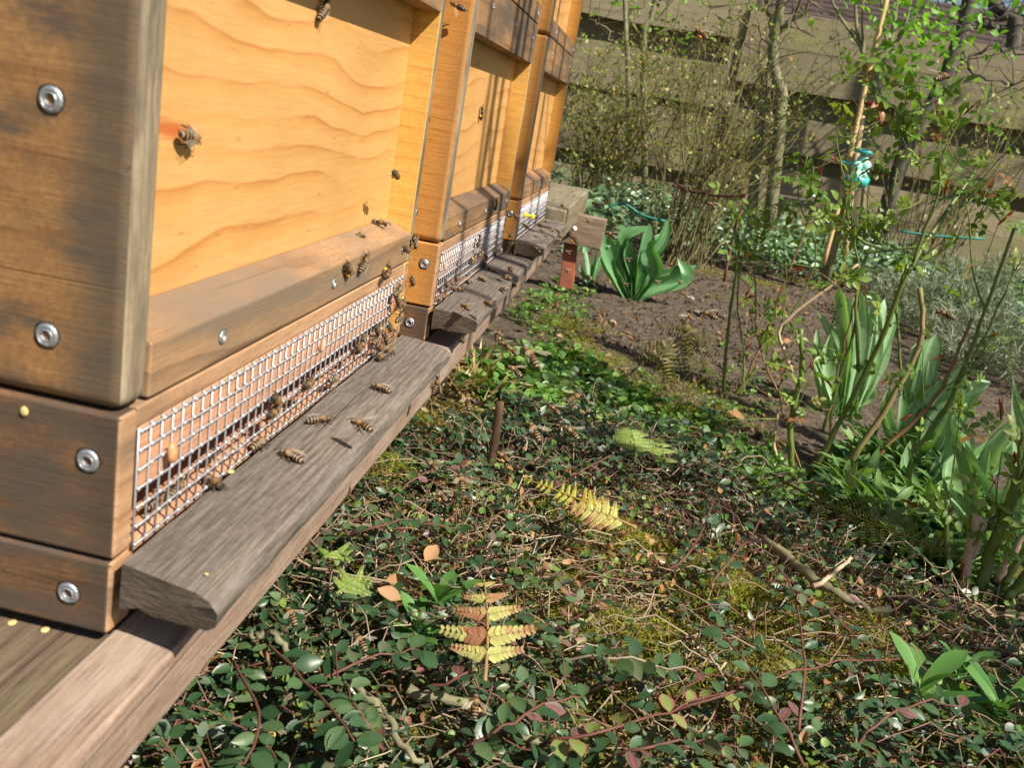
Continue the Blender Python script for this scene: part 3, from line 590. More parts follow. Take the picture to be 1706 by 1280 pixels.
def litter():
    tb = MB(); P = np.concatenate([sample(MATP, 1300), sample(LITP, 500)]); g = gzv(P); mh = np.clip(mat_height(P), .004, .06)
    for (x, y), gg, h in zip(P, g, mh):
        L = rng.uniform(.03, .13); p = sprig_path(x, y, L, rng.uniform(0, 2 * PI), rng.uniform(-.004, .02), 6); p[:, 2] += gg + h * rng.uniform(.2, 1.1) + .004
        tb.tube(p, np.linspace(1, .5, 6) * rng.choice([.0005, .0007, .0009, .0014], p=[.4, .35, .18, .07]), 4, a=rng.uniform(0.15, 1), cap=False)
    o = tb.build('twig_litter', M['twig']); tag(o, 'tangle of dry brown twigs and grass stalks on the ground', kind='stuff')
    # moss cushions
    mb = MB(); cen = [onG(*q)[:2] for q in ((1010, 930), (1060, 960), (1200, 1040), (1250, 1060), (1180, 1000), (1430, 1100), (1380, 1060), (1090, 1130), (780, 560), (760, 720), (700, 740), (930, 560), (960, 600), (1130, 720), (1450, 940), (900, 900), (1480, 1200), (1280, 1180), (640, 820), (1000, 1100))]
    PP = []
    for c in cen:
        k = 1700; r = rng.uniform(.04, .085); q = c + rng.normal(0, r * .55, (k, 2)); PP.append(q)
    PP.append(sample(MATP, 22000)); PP = np.concatenate(PP); k = len(PP)
    mound = np.max([np.exp(-((PP[:, 0] - c[0]) ** 2 + (PP[:, 1] - c[1]) ** 2) / (.045 ** 2)) for c in cen], 0)
    z = gzv(PP) + .030 * mound + rng.uniform(0, .016, k) + .012 * np.clip(vnoise(PP[:, 0], PP[:, 1], 14, 1.0), 0, 1)
    scatter(mb, NEE, np.column_stack([PP, z]), rdir(k, .55), rdir(k), rng.uniform(.003, .0068, k), np.clip(.5 + .3 * vnoise(PP[:, 0], PP[:, 1], 9, 3.0) + rng.normal(0, .2, k), 0, 1))
    o = mb.build('moss', M['moss']); tag(o, 'yellow green moss cushions between the twigs', kind='stuff')
litter()
def ground_bits():
    mb = MB(); P = np.concatenate([sample(LITP, 900), sample(MATP, 1100)]); k = len(P); z = gzv(P) + rng.uniform(.012, .055, k)
    scatter(mb, ROU, np.column_stack([P, z]), rdir(k, .3), np.array([0, -.2, 1.0]) + .5 * rng.normal(size=(k, 3)), rng.uniform(.003, .0085, k), rng.uniform(0, .8, k)); o = mb.build('seedlings', M['seedling']); tag(o, 'fine light green seedlings among the twigs', kind='stuff')
    mb = MB(); P = np.concatenate([sample(LITP, 420), sample(MATP, 420)]); k = len(P); z = gzv(P) + rng.uniform(.012, .05, k)
    scatter(mb, leaf_template(6, None, .7, .5, -.35, wave=.06), np.column_stack([P, z]), rdir(k, .1), rdir(k, .8), rng.uniform(.004, .010, k), rng.uniform(0, 1, k)); o = mb.build('leaf_litter', M['deadleaf']); tag(o, 'small crumpled dead leaves scattered among the twigs', kind='stuff')
ground_bits()
def coto_leaf_mesh(a):
    T = leaf_template(8, ([0, .12, .35, .6, .82, .94, 1], [0, .5, .95, 1, .68, .3, 0]), rng.uniform(.5, .68), rng.uniform(.05, .3), rng.uniform(-.05, .3), wave=rng.uniform(0, .015)); mb = MB(); mb.add(T[0], T[1], a=a + np.where(np.abs(T[0][:, 0]) < 1e-6, .08, 0.0)); return mb.build('leaf', M['coto'], link=False)
CL = [coto_leaf_mesh(a) for a in (.02, .1, .2, .28, .35, .42, .5, .56, .62, .68, .74, .86)]; CLR = [coto_leaf_mesh(a) for a in (.955, .965)]
def sprig(pix, label, size=.017, up=.062, red=False, thick=.0013, gap=2, pale=False):
    P = spline([onG(px, py, up if i else up * .7) for i, (px, py) in enumerate(pix)], 12); P[:, 2] += rng.normal(0, .0015, 12)
    base = P[0]; e = empty('cotoneaster_sprig', tuple(base), label, 'cotoneaster', 'leafy cotoneaster sprigs in front')
    mb = MB(); mb.tube(P - base, np.linspace(thick, .0006, 12), 6, a=.25 if not pale else .95); mb.build('stem', M['redtwig'], e)
    for q in range(1, 12):
        for sgn in (-1, 1):
            if rng.random() < (.16 if not red else .55): continue
            d = P[min(q + 1, 11)] - P[q - 1]; d /= np.linalg.norm(d); s = np.cross(d, (0, 0, 1)); s /= np.linalg.norm(s)
            f = d * rng.uniform(.2, .7) + s * sgn * rng.uniform(.6, 1) + np.array([0, 0, rng.uniform(-.25, .35)])
            n = np.array([0, -.25, 1.0]) + .38 * rng.normal(size=3)
            me = random.choice(CLR if red and rng.random() < .75 else CL)
            inst('leaf', me, e, mat4=basis(f, n, P[q] - base + s * sgn * .001, size * .84 * rng.uniform(.65, 1.25)))
for px_, lab, kw in (
    ([(385, 1100), (430, 1180), (420, 1250), (390, 1280)], 'broad leaved cotoneaster sprig lowest beside the pink rail', dict(size=.016)),
    ([(480, 1180), (560, 1120), (640, 1090), (700, 1085)], 'dark red stemmed cotoneaster sprig arching below the landing board end', dict(size=.019)),
    ([(430, 1050), (500, 1130), (560, 1190), (590, 1240)], 'cotoneaster sprig with large round leaves near the rail foot', dict(size=.019)),
    ([(640, 1250), (600, 1190), (570, 1130)], 'short cotoneaster sprig between two woody stems at the bottom left', dict(size=.017)),
    ([(700, 1150), (780, 1120), (850, 1060), (920, 1040)], 'cotoneaster sprig running under the withered fern frond', dict(size=.016)),
    ([(930, 1105), (1000, 1095), (1080, 1105), (1160, 1120)], 'pale stemmed cotoneaster sprig with hanging oval leaves right of the fern', dict(size=.019, pale=True)),
    ([(770, 1250), (850, 1210), (910, 1175), (970, 1165)], 'cotoneaster sprig with a bright red tip at the bottom centre', dict(size=.019)),
    ([(900, 1240), (1000, 1220), (1100, 1190), (1200, 1150)], 'red leaved cotoneaster sprig along the bottom of the patch', dict(size=.018, red=True)),
    ([(1340, 1280), (1290, 1180), (1230, 1090), (1180, 1030)], 'long upright cotoneaster sprig in the right foreground', dict(size=.018)),
    ([(1330, 1220), (1340, 1120), (1330, 1010), (1310, 960)], 'slender red cotoneaster sprig over the moss', dict(size=.014)),
    ([(1120, 1190), (1230, 1150), (1370, 1110), (1500, 1100)], 'long thorny looking dark red sprig crossing the mossy patch', dict(size=.015, red=True)),
    ([(1260, 980), (1330, 990), (1400, 1040), (1460, 1100)], 'cotoneaster sprig trailing over the fallen grey branch', dict(size=.015)),
    ([(1100, 960), (1150, 920), (1180, 860), (1200, 800)], 'purple tinged cotoneaster sprig beside the weeds', dict(size=.013)),
    ([(1180, 980), (1220, 930), (1260, 880), (1275, 830)], 'upright cotoneaster sprig at the edge of the flower bed', dict(size=.013)),
    ([(900, 830), (960, 790), (1020, 760), (1060, 790)], 'cotoneaster sprig just above the yellow fern', dict(size=.012)),
    ([(640, 840), (690, 800), (740, 780), (790, 800)], 'cotoneaster sprig left of the brown stick', dict(size=.012)),
    ([(560, 900), (620, 880), (690, 870), (760, 880)], 'cotoneaster sprig below the middle of the landing board', dict(size=.013)),
    ([(1420, 1250), (1470, 1200), (1540, 1170), (1600, 1180)], 'cotoneaster sprig beside the bright green rosettes', dict(size=.016)),
    ([(1010, 1270), (1080, 1250), (1160, 1230), (1230, 1250)], 'cotoneaster sprig on the bottom edge of the patch', dict(size=.018)),
): sprig(px_, lab, **kw)
def branch(pix, r, label, up=.03, mat='bark', name='fallen_branch', r1=None, cat='branch'):
    P = spline([onG(*q, up) for q in pix], 14); P += rng.normal(0, .0018, P.shape); base = P[0].copy()
    mb = MB(); mb.tube(P - base, np.linspace(r, r1 or r * .6, 14), 8, a=.7); o = mb.build(name, M[mat]); o.location = base; return tag(o, label, cat)
branch([(1270, 900), (1350, 960), (1420, 1000), (1480, 1020)], .0055, 'grey fallen branch at the edge of the cotoneaster', .045)
branch([(680, 1150), (760, 1170), (850, 1215), (950, 1270)], .0042, 'brown woody stem on the ground below the withered fern', .035)
branch([(590, 1130), (640, 1200), (700, 1270)], .0032, 'thin grey woody stem at the bottom left', .04)
branch([(420, 1060), (460, 1065), (495, 1110)], .0032, 'short pale curved stem beside the pink rail', .05)
branch([(560, 870), (620, 880), (660, 900)], .003, 'crooked pale twig under the landing board', .05)
branch([(930, 1070), (980, 1030), (1010, 1000)], .002, 'light brown twig lying over yellow moss', .04)
branch([(1360, 975), (1410, 940), (1440, 915)], .0022, 'straight orange stalk leaning over the grey branch', .06, mat='cut')
branch([(1706, 1085), (1600, 1110), (1480, 1135)], .0025, 'pale stem lying in front of the thick rose canes', .03)
# brown stick pushed into the ground
p0 = onG(806, 838); Yq = p0[1]; p1 = atY(833, 670, Yq + .01)
mb = MB(); P = spline([p0 - np.array([0, 0, .03]), (p0 + p1) / 2 + np.array([.0015, 0, 0]), p1], 10); mb.tube(P - p0, np.linspace(.0052, .0046, 10), 10); o = mb.build('garden_stick', M['stick']); o.location = p0; tag(o, 'brown wooden stick standing in the groundcover below the boards', 'stick')
# ------------------------------------------------------------------ weeds
W1 = zone([(770, 640), (830, 600), (900, 590), (980, 600), (1010, 640), (1080, 680), (1180, 720), (1300, 790), (1250, 830), (1120, 760), (1000, 740), (900, 720), (850, 690), (780, 680)])
W2 = zone([(870, 500), (930, 470), (1000, 500), (960, 560), (900, 600), (840, 570)])
W3 = zone([(1380, 820), (1450, 760), (1560, 800), (1650, 900), (1600, 990), (1500, 980), (1420, 910)])
W4 = zone([(1150, 730), (1330, 790), (1340, 850), (1240, 830)])
def weeds(name, Z, k, tm, mat, smin, smax, hmax, label, up=.55, tone=(.0, 1)):
    mb = MB(); c = sample(Z, max(8, k // 14)); P = []; Fd = []; 
    for q in c:
        nl = 14; a = rng.uniform(0, 2 * PI, nl); r = rng.uniform(.0, .018, nl)
        P.append(np.column_stack([q[0] + r * np.cos(a), q[1] + r * np.sin(a), np.full(nl, gz(*q)) + rng.uniform(.002, hmax, nl)])); Fd.append(np.column_stack([np.cos(a), np.sin(a), rng.uniform(-.1, up * 2, nl)]))
    P = np.concatenate(P); Fd = np.concatenate(Fd); n = len(P)
    scatter(mb, tm, P, Fd, np.array([0, 0, 1.0]) + .4 * rng.normal(size=(n, 3)), rng.uniform(smin, smax, n), rng.uniform(*tone, n))
    o = mb.build(name, mat); tag(o, label, kind='stuff')
weeds('green_weeds', W1, 3900, ROU, M['weed'], .008, .020, .028, 'low bright green weeds beside the stick')
weeds('small_weeds', W2, 620, ROU, M['weed'], .006, .014, .02, 'small green weeds below the end timber')
weeds('forget_me_not', W3, 2600, LAN, M['dark_weed'], .025, .055, .04, 'dense broad green forget-me-not foliage under the roses', .8)
weeds('pale_weeds', W4, 900, ROU, M['weed'], .007, .014, .02, 'pale small weeds at the edge of the rose bed', tone=(.5, 1))
W5 = zone([(960, 640), (1250, 560), (1300, 700), (1200, 740), (1020, 700)]); weeds('scattered_weeds', W5, 500, ROU, M['weed'], .005, .011, .012, 'scattered tiny weeds on bare soil')
def rosette(px, py, label, s=.045, n=11):
    p = onG(px, py, .02); e = empty('weed_rosette', tuple(p), label, 'weed', 'glossy green weed rosettes')
    for i in range(n):
        a = i * 2.4 + rng.normal(0, .2); el = .25 + .9 * i / n
        inst('leaf', RL, e, mat4=basis((math.cos(a) * math.cos(el), math.sin(a) * math.cos(el), math.sin(el)), (-math.cos(a) * math.sin(el), -math.sin(a) * math.sin(el), math.cos(el)), (0, 0, .002 * i), s * rng.uniform(.7, 1.1)))
mb = MB(); T_ = leaf_template(8, ([0, .15, .5, .75, .92, 1], [.35, .5, .85, 1, .55, 0]), .34, .14, .25); mb.add(*T_, a=.5); RL = mb.build('leaf', M['rosette'], link=False)
for px, py, lab, s in ((1520, 1185, 'large glossy rosette with spread leaves in the right foreground', .055), (1655, 1215, 'glossy rosette nearest the bottom right corner', .055), (1590, 1150, 'upright glossy rosette between the other two at the lower right', .04), (725, 1040, 'bright green rosette left of the withered fern', .04), (690, 1085, 'small bright rosette under the withered fern tip', .03), (880, 735, 'upright bright green rosette right of the brown stick', .03), (1285, 800, 'small whorled rosette at the bed edge', .024), (920, 575, 'small star shaped rosette on the soil', .02)): rosette(px, py, lab, s)
# dry grass tuft under the middle board, dead leaves, stones
mb = MB(); c = onG(760, 660); k = 900; P = np.column_stack([c[0] + rng.normal(0, .035, k), c[1] + rng.normal(0, .09, k), np.zeros(k)]); P[:, 2] = gzv(P) + rng.uniform(.0, .02, k)
scatter(mb, NEE, P, np.column_stack([rng.normal(.35, .6, k), rng.normal(-.2, .7, k), rng.uniform(-.1, .5, k)]), rdir(k, .5), rng.uniform(.02, .055, k), rng.uniform(0, 1, k)); o = mb.build('dry_grass', M['straw']); tag(o, 'pale dry grass tuft below the middle landing board', kind='stuff')
DL = []
for a in (.1, .5, .9):
    V, Q = leaf_template(7, None, .62, .3, -.25, wave=.03); mb = MB(); mb.add(V, Q, a=a); DL.append(mb.build('dead_leaf', M['deadleaf'], link=False))
for i, (px, py, lab, s) in enumerate(((708, 936, 'orange dead leaf lying on twigs below the landing board', .021), (682, 975, 'folded orange dead leaf near the lobed green leaves', .022), (668, 1000, 'brown dead leaf behind the lobed green leaves', .02), (520, 1225, 'tan dead leaf at the bottom of the cotoneaster', .02), (1010, 1010, 'tan curled dead leaf on the moss', .018), (990, 470, 'tan dead leaf beside the small tulip', .045), (1000, 520, 'yellow dead leaf on the dark soil', .03), (1240, 700, 'brown dead leaf at the rose foot', .03))):
    p = onG(px, py, .045 if py > 800 else .012); o = D.objects.new('dead_leaf', DL[i % 3]); COL.objects.link(o); a = rng.uniform(0, 6); o.matrix_world = basis((math.cos(a), math.sin(a), .1), (.2, -.5, 1), p, s); tag(o, lab, 'leaf')
mb = MB()
SO = zone([(900, 480), (1150, 430), (1420, 470), (1330, 600), (1250, 760), (1000, 640), (880, 560)])
P = sample(SO, 2600)
g = gzv(P); pr = [(max(1e-3, math.sin(a)), -math.cos(a)) for a in np.linspace(0, PI, 4)]; l0_ = lathe(pr, 5); LV = np.concatenate(l0_.V); LQ = l0_.Q[0]
for (x, y), z in zip(P, g):
    r = .002 + .006 * rng.random() ** 3; mb.add(LV * r * rng.uniform(.5, 1.3, 3) + (x, y, z + r * .3), LQ, a=.2)
k = 420; P2 = sample(SO, k); mb2 = MB(); scatter(mb2, leaf_template(4, None, .5, .3, -.2, wave=.05), np.column_stack([P2, gzv(P2) + .004]), rdir(k, .05), np.array([0, 0, 1.0]) + .4 * rng.normal(size=(k, 3)), rng.uniform(.006, .022, k), rng.uniform(0, 1, k)); o = mb2.build('soil_debris', M['deadleaf']); tag(o, 'flakes of bark and dead leaf on the bare bed', kind='stuff')
k = 5000; cz = np.array([onG(*q)[:2] for q in ((960, 545), (1060, 640), (1160, 650), (1190, 690), (900, 520), (1260, 470), (1180, 455), (1330, 470), (1120, 700))]); P2 = cz[rng.integers(0, 9, k)] + rng.normal(0, .05, (k, 2)); mb2 = MB(); scatter(mb2, NEE, np.column_stack([P2, gzv(P2) + rng.uniform(0, .008, k)]), rdir(k, 1.0), rdir(k), rng.uniform(.005, .012, k), rng.uniform(0, .8, k)); o = mb2.build('moss', M['moss']); tag(o, 'thin moss patches on the bare bed', kind='stuff')
o = mb.build('soil_crumbs', M['soil'], smooth=False); tag(o, 'crumbs of dark soil on the bare bed', kind='stuff')
for px, py, r, mt, lab in ((1020, 537, .012, 'stone', 'white pebble on the dark soil'), (1150, 497, .013, 'stone', 'pale stone behind the flying bees'), (1162, 520, .011, 'stone', 'round grey stone right of the tulip'), (1168, 583, .012, 'stone', 'small white stone at the edge of the fern skeleton'), (990, 567, .018, 'chip', 'flat pale bark chip on the soil'), (1008, 592, .016, 'chip', 'brown bark chip on the soil'), (925, 558, .014, 'chip', 'light wood chip below the end timber'), (1045, 554, .012, 'chip', 'orange bark chip on the soil'), (1275, 453, .024, 'chip', 'reddish bark chip behind the rose'), (1180, 430, .026, 'chip', 'long reddish bark chip near the shrub foot')):
    blob('pebble' if mt == 'stone' else 'bark_chip', onG(px, py, .003), r, M[mt], lab, 'stone' if mt == 'stone' else 'bark chip', f=(1, rng.normal(0, .5), 0), n=(0, 0, 1), sc=(.6, 1, .5) if mt == 'stone' else (.35, 1, .22))
# lesser celandine flower
for px, py, lab in ((942, 637, 'small yellow star flower open among the weeds'), (998, 612, 'yellow flower bud at the edge of the weeds')):
    p = onG(px, py, .03); e = empty('celandine_flower', tuple(p), lab, 'flower')
    for i in range(8 if px < 990 else 4):
        a = i * PI / 4; mb = MB(); mb.add(LAN[0] * .011, LAN[1]); o = mb.build('petal', M['petal'], e); o.matrix_local = basis((math.cos(a), math.sin(a), .5), (0, 0, 1), (0, 0, 0))
    mb = MB(); mb.tube([(0, 0, 0), (.002, .002, -.03)], .0007, 5); mb.build('stalk', M['cane'], e)
# ------------------------------------------------------------------ tulips and other strap leaved plants
def strap(pts, wpx, parent, mat, fold=.25, n=14, base=(0, 0, 0), tip=.0, kind=0):
    """one broad blade along points in space; it narrows into a sheath at the foot and folds along the midrib"""
    P = spline(pts, n); t = np.linspace(0, 1, n); L = np.linalg.norm(np.diff(P, axis=0), axis=1).sum()
    prof = np.interp(t, [0, .12, .45, .75, .92, 1], [.40, .62, 1, .80, .34, .02]) if kind == 0 else np.interp(t, [0, .2, .6, .9, 1], [.8, 1, 1, .6, .05])
    T = np.gradient(P, axis=0); T /= np.linalg.norm(T, axis=1, keepdims=True)
    view = P - CAM; view /= np.linalg.norm(view, axis=1, keepdims=True); yaw = rng.normal(0, .35)
    X = np.cross(T, view); X /= np.linalg.norm(X, axis=1, keepdims=True) + 1e-9; Nn = np.cross(X, T)
    c, s_ = math.cos(yaw), math.sin(yaw); X, Nn = X * c + Nn * s_, Nn * c - X * s_
    mb = MB(); V = []; wv = rng.normal(0, .1)
    for i in range(n):
        wd = wpx * prof[i] * .5
        for k in (-1, -.55, 0, .55, 1): V.append(P[i] + X[i] * wd * k - Nn[i] * wd * fold * (abs(k) ** 1.5) * (2.2 if t[i] < .25 else 1) * (1 if mat is not None else 1) + Nn[i] * wd * .12 * math.sin(t[i] * 7 + k * 2 + wv * 20))
    V = np.array(V) - np.asarray(base); Q = [(i * 5 + k, i * 5 + k + 1, i * 5 + 6 + k, i * 5 + 5 + k) for i in range(n - 1) for k in range(4)]
    A = np.tile(np.array([.62, .42, .12, .5, .66]), n) + rng.normal(0, .06); mb.add(V, Q, a=np.clip(A, 0, 1))
    return mb.build('leaf', mat, parent)
def tulip(base_px, leaves, label, mat, dy=0.0, name='tulip_plant', cat='tulip', fold=.25, kind=0, extra=0):
    b = onG(*base_px); e = empty(name, tuple(b), label, cat)
    more = [([(px + (i > 0) * rng.normal(0, 16) + rng.normal(0, 6), py + (i == len(pix) - 1) * rng.normal(10, 18)) for i, (px, py) in enumerate(pix)], wpx * rng.uniform(.65, .95)) for _ in range(extra) for pix, wpx in leaves]
    for (pix, wpx) in list(leaves) + more:
        pts = []; nn = len(pix); lean = rng.uniform(-.05, .05)
        for i, (px, py) in enumerate(pix):
            y = b[1] + lean * i / nn + dy * i
            pts.append(atY(px, py, y))
        if pts[0][2] > b[2] + .02 or pts[0][2] < b[2] - .01: pts[0] = np.array([pts[0][0], pts[0][1], pts[0][2]])
        strap(pts, wpx * cdist(pts[1]) / F, e, mat, fold, base=b, kind=kind)
    return e
tulip((1055, 500), [([(1050, 502), (1028, 450), (1024, 410), (1040, 388)], 27), ([(1058, 503), (1085, 478), (1125, 462), (1160, 442)], 38), ([(1056, 500), (1078, 440), (1100, 402), (1106, 388)], 28), ([(1050, 500), (1042, 455), (1022, 420), (1028, 405)], 32), ([(1058, 495), (1066, 430), (1074, 395), (1082, 372)], 30), ([(1046, 500), (1020, 440), (1010, 405), (1013, 388)], 30), ([(1056, 500), (1060, 460), (1048, 425), (1052, 402)], 26), ([(1062, 500), (1095, 452), (1086, 415), (1094, 400)], 24)], 'broad leaved green tulip plant beside the end of the stand', M['tulip_green'], fold=.5, extra=1)
tulip((984, 475), [([(983, 475), (978, 440), (972, 408)], 10), ([(985, 475), (1000, 435), (1018, 402)], 10), ([(984, 475), (988, 445), (994, 418)], 8), ([(983, 475), (970, 455), (966, 440)], 8)], 'young narrow leaved tulip between the red leg and the large tulip', M['tulip_green'])
tulip((1400, 695), [([(1378, 690), (1368, 620), (1360, 548)], 24), ([(1388, 692), (1398, 610), (1392, 538)], 30), ([(1400, 690), (1412, 590), (1404, 505), (1398, 480)], 26), ([(1412, 690), (1432, 590), (1432, 500), (1428, 484)], 26), ([(1420, 690), (1452, 590), (1466, 520), (1474, 498)], 24), ([(1408, 690), (1418, 640), (1416, 560)], 22), ([(1394, 690), (1384, 640), (1378, 590), (1384, 556)], 22), ([(1424, 690), (1470, 600), (1480, 540)], 20), ([(1398, 690), (1410, 655), (1412, 630)], 34)], 'dense clump of upright grey green tulip leaves behind the rose canes', M['tulip'], extra=1, fold=.38)
tulip((1515, 790), [([(1500, 790), (1528, 680), (1550, 590), (1560, 556)], 36), ([(1496, 790), (1508, 700), (1502, 610)], 22), ([(1530, 790), (1560, 700), (1590, 640), (1610, 604)], 42), ([(1545, 790), (1585, 720), (1625, 652), (1650, 636)], 30), ([(1518, 790), (1540, 700), (1548, 600)], 22), ([(1510, 790), (1480, 700), (1482, 640)], 20), ([(1526, 790), (1560, 690), (1586, 640)], 26), ([(1505, 790), (1516, 740), (1534, 690), (1530, 650)], 24), ([(1540, 790), (1575, 770), (1600, 700)], 24)], 'large grey green tulip clump in the middle of the rose bed', M['tulip'], extra=1, fold=.38)
tulip((1560, 850), [([(1545, 850), (1600, 800), (1670, 740), (1720, 690)], 44), ([(1540, 850), (1580, 810), (1640, 775), (1690, 735)], 30), ([(1550, 850), (1590, 760), (1582, 690)], 34), ([(1548, 850), (1560, 790), (1590, 750), (1588, 700)], 32), ([(1535, 850), (1510, 790), (1512, 740)], 24)], 'sprawling grey green tulip leaning right below the large clump', M['tulip'], extra=1, fold=.38)
tulip((1655, 985), [([(1640, 975), (1612, 880), (1598, 790), (1594, 760)], 46), ([(1652, 975), (1640, 870), (1618, 780), (1604, 742)], 34), ([(1672, 975), (1660, 890), (1625, 790), (1606, 735)], 28), ([(1640, 930), (1640, 840), (1650, 740)], 15), ([(1655, 975), (1675, 860), (1706, 790)], 26), ([(1665, 975), (1710, 880), (1740, 800)], 30), ([(1700, 900), (1700, 760), (1688, 640)], 24)], 'nearest grey green tulip leaves at the right edge beside the thick canes', M['tulip'], extra=1, fold=.38)
# ------------------------------------------------------------------ roses
def rose_leaf_mesh(a, s=1.0, k=5):
    mb = MB(); T = leaf_template(7, ([0, .1, .35, .6, .85, 1], [0, .6, 1, .9, .5, 0]), .62, .18, .2); mb.tube([(0, 0, 0), (0, .9, .02)], .02, 4, a=.93)
    L = [(0, .9, 0, 1, .62)] + [(sg * .04, q, sg * 1.05, 1, sz) for q, sz in (((.62, .52), (.32, .42)) if k == 5 else ((.5, .5),)) for sg in (-1, 1)]
    for (x, y, an, _, sz) in L:
        c, s_ = math.cos(an), math.sin(an); V = T[0] * sz; V = np.column_stack([V[:, 0] * c + V[:, 1] * s_ + x, -V[:, 0] * s_ + V[:, 1] * c + y, V[:, 2]]); mb.add(V, T[1], a=a)
    return mb.build('leaf', M['rose'], link=False)
RLM = [rose_leaf_mesh(a, k=k) for a, k in ((.05, 5), (.15, 5), (.3, 3), (.42, 5), (.55, 3), (.0, 3))]
def shoot_mesh():
    mb = MB()
    for i in range(7):
        a = i * 2.4; scatter(mb, LAN, np.array([[0, .1 * i, 0]]), np.array([[.5 * math.cos(a), 1.2, .5 * math.sin(a)]]), np.array([[math.cos(a), 0, math.sin(a)]]), rng.uniform(.3, .75), rng.uniform(0, 1))
    mb.tube([(0, 0, 0), (0, .8, 0)], .05, 5, a=.2); return mb.build('shoot', M['red_shoot'], link=False)
SHOOT = shoot_mesh()
def rose(base, canes, label, leaves=(), shoots=(), cat='rose bush', name='rose_bush', thorns=True, lsize=.026, twigs=2):
    b = np.array(base, float); e = empty(name, tuple(b), label, cat)
    for (pts, r0, r1, mt) in canes:
        P = spline(pts, 18); P[1:-1] += rng.normal(0, .0008, (16, 3)); mb = MB(); r0 *= .80; r1 *= .72; rr = np.linspace(r0, r1, 18) * (1 + .16 * (np.arange(18) % 5 == 2)); mb.tube(P - b, rr, 8)
        if twigs and r0 > .0012:
            for q in range(twigs):
                i = rng.integers(5, 17); d = rdir(1, .7)[0]; d[1] *= .5; L = rng.uniform(.05, .16); T2 = spline([P[i], P[i] + d * L * .5 + rng.normal(0, .008, 3), P[i] + d * L + (0, 0, .02)], 8); tm = MB(); tm.tube(T2 - b, np.linspace(min(r1 * .6, .0012), .0005, 8), 5); tm.build('cane', M[random.choice(('cane', 'cane', 'cane_red'))], e)
                for t_ in (3, 5, 7):
                    if rng.random() < .75: inst('leaf', random.choice(RLM), e, mat4=basis(rdir(1, .3)[0] * (1, .6, 1), np.array([.25, -.5, .8]) + .5 * rng.normal(size=3), T2[t_] - b, lsize * rng.uniform(.55, .95)))
                if rng.random() < .4: inst('shoot', SHOOT, e, mat4=basis(rdir(1, 1.3)[0], rdir(1)[0], T2[7] - b, .018))
        if thorns and r0 > .002:
            L = np.linalg.norm(np.diff(P, axis=0), axis=1).sum()
            for q in range(int(L / .028)):
                i = rng.integers(1, 17); d = P[i] - P[i - 1]; d /= np.linalg.norm(d); s = np.cross(d, rng.normal(size=3)); s /= np.linalg.norm(s)
                mb.tube([P[i] - b + s * r1 * .5, P[i] - b + s * (r1 + .0035) - d * .001], [.0013, .0001], 4, mat=1)
        o = mb.build('cane', [M[mt], M['cane_red']], e)
    for (p, s) in leaves:
        p = np.asarray(p)
        for q in range(rng.integers(2, 5)):
            f = rdir(1, .25)[0]; f[1] *= .6; n = np.array([.25, -.5, .8]) + .5 * rng.normal(size=3)
            inst('leaf', random.choice(RLM), e, mat4=basis(f, n, p - b + rng.normal(0, .004, 3), s * rng.uniform(.7, 1.2)))
    for (p, s) in shoots:
        f = rdir(1, 1.3)[0]; inst('shoot', SHOOT, e, mat4=basis(f, rdir(1)[0], np.asarray(p) - b, s))
    return e
def pxl(lst, y): return [atY(px, py, y + dy) for (px, py, *r) in lst for dy in [(r[0] if r else 0)]]
# rose A: thick canes at the right edge
ya = onG(1640, 1030)[1]; bA = onG(1640, 1020)
A = lambda *l: pxl(l, ya)
rose(bA, [(A((1625, 1005), (1650, 920), (1690, 830), (1740, 730)), .0085, .007, 'cane'), (A((1655, 1030), (1690, 985), (1750, 910)), .0085, .007, 'cane'), (A((1650, 1015), (1700, 930), (1760, 840)), .005, .004, 'cane'), (A((1588, 1005), (1578, 930), (1577, 832)), .0042, .0034, 'cane'), (A((1614, 1003), (1610, 950), (1626, 870), (1634, 868)), .0075, .0055, 'cut'), (A((1620, 930), (1636, 880), (1642, 866)), .005, .004, 'cut'), (A((1660, 970), (1700, 900), (1740, 860)), .0048, .004, 'cut'), (A((1600, 1060), (1612, 960), (1615, 900)), .0018, .0012, 'cane_red'), (A((1660, 890), (1690, 800), (1706, 720)), .0042, .003, 'cane')],
     'thick stemmed green rose with sawn pale stubs at the right edge', leaves=[(q, .024) for q in A((1578, 838), (1590, 862), (1640, 868), (1655, 905), (1604, 895), (1625, 950), (1690, 800), (1700, 745), (1640, 720))], shoots=[(q, .022) for q in A((1600, 960), (1585, 872), (1692, 770), (1668, 700))])
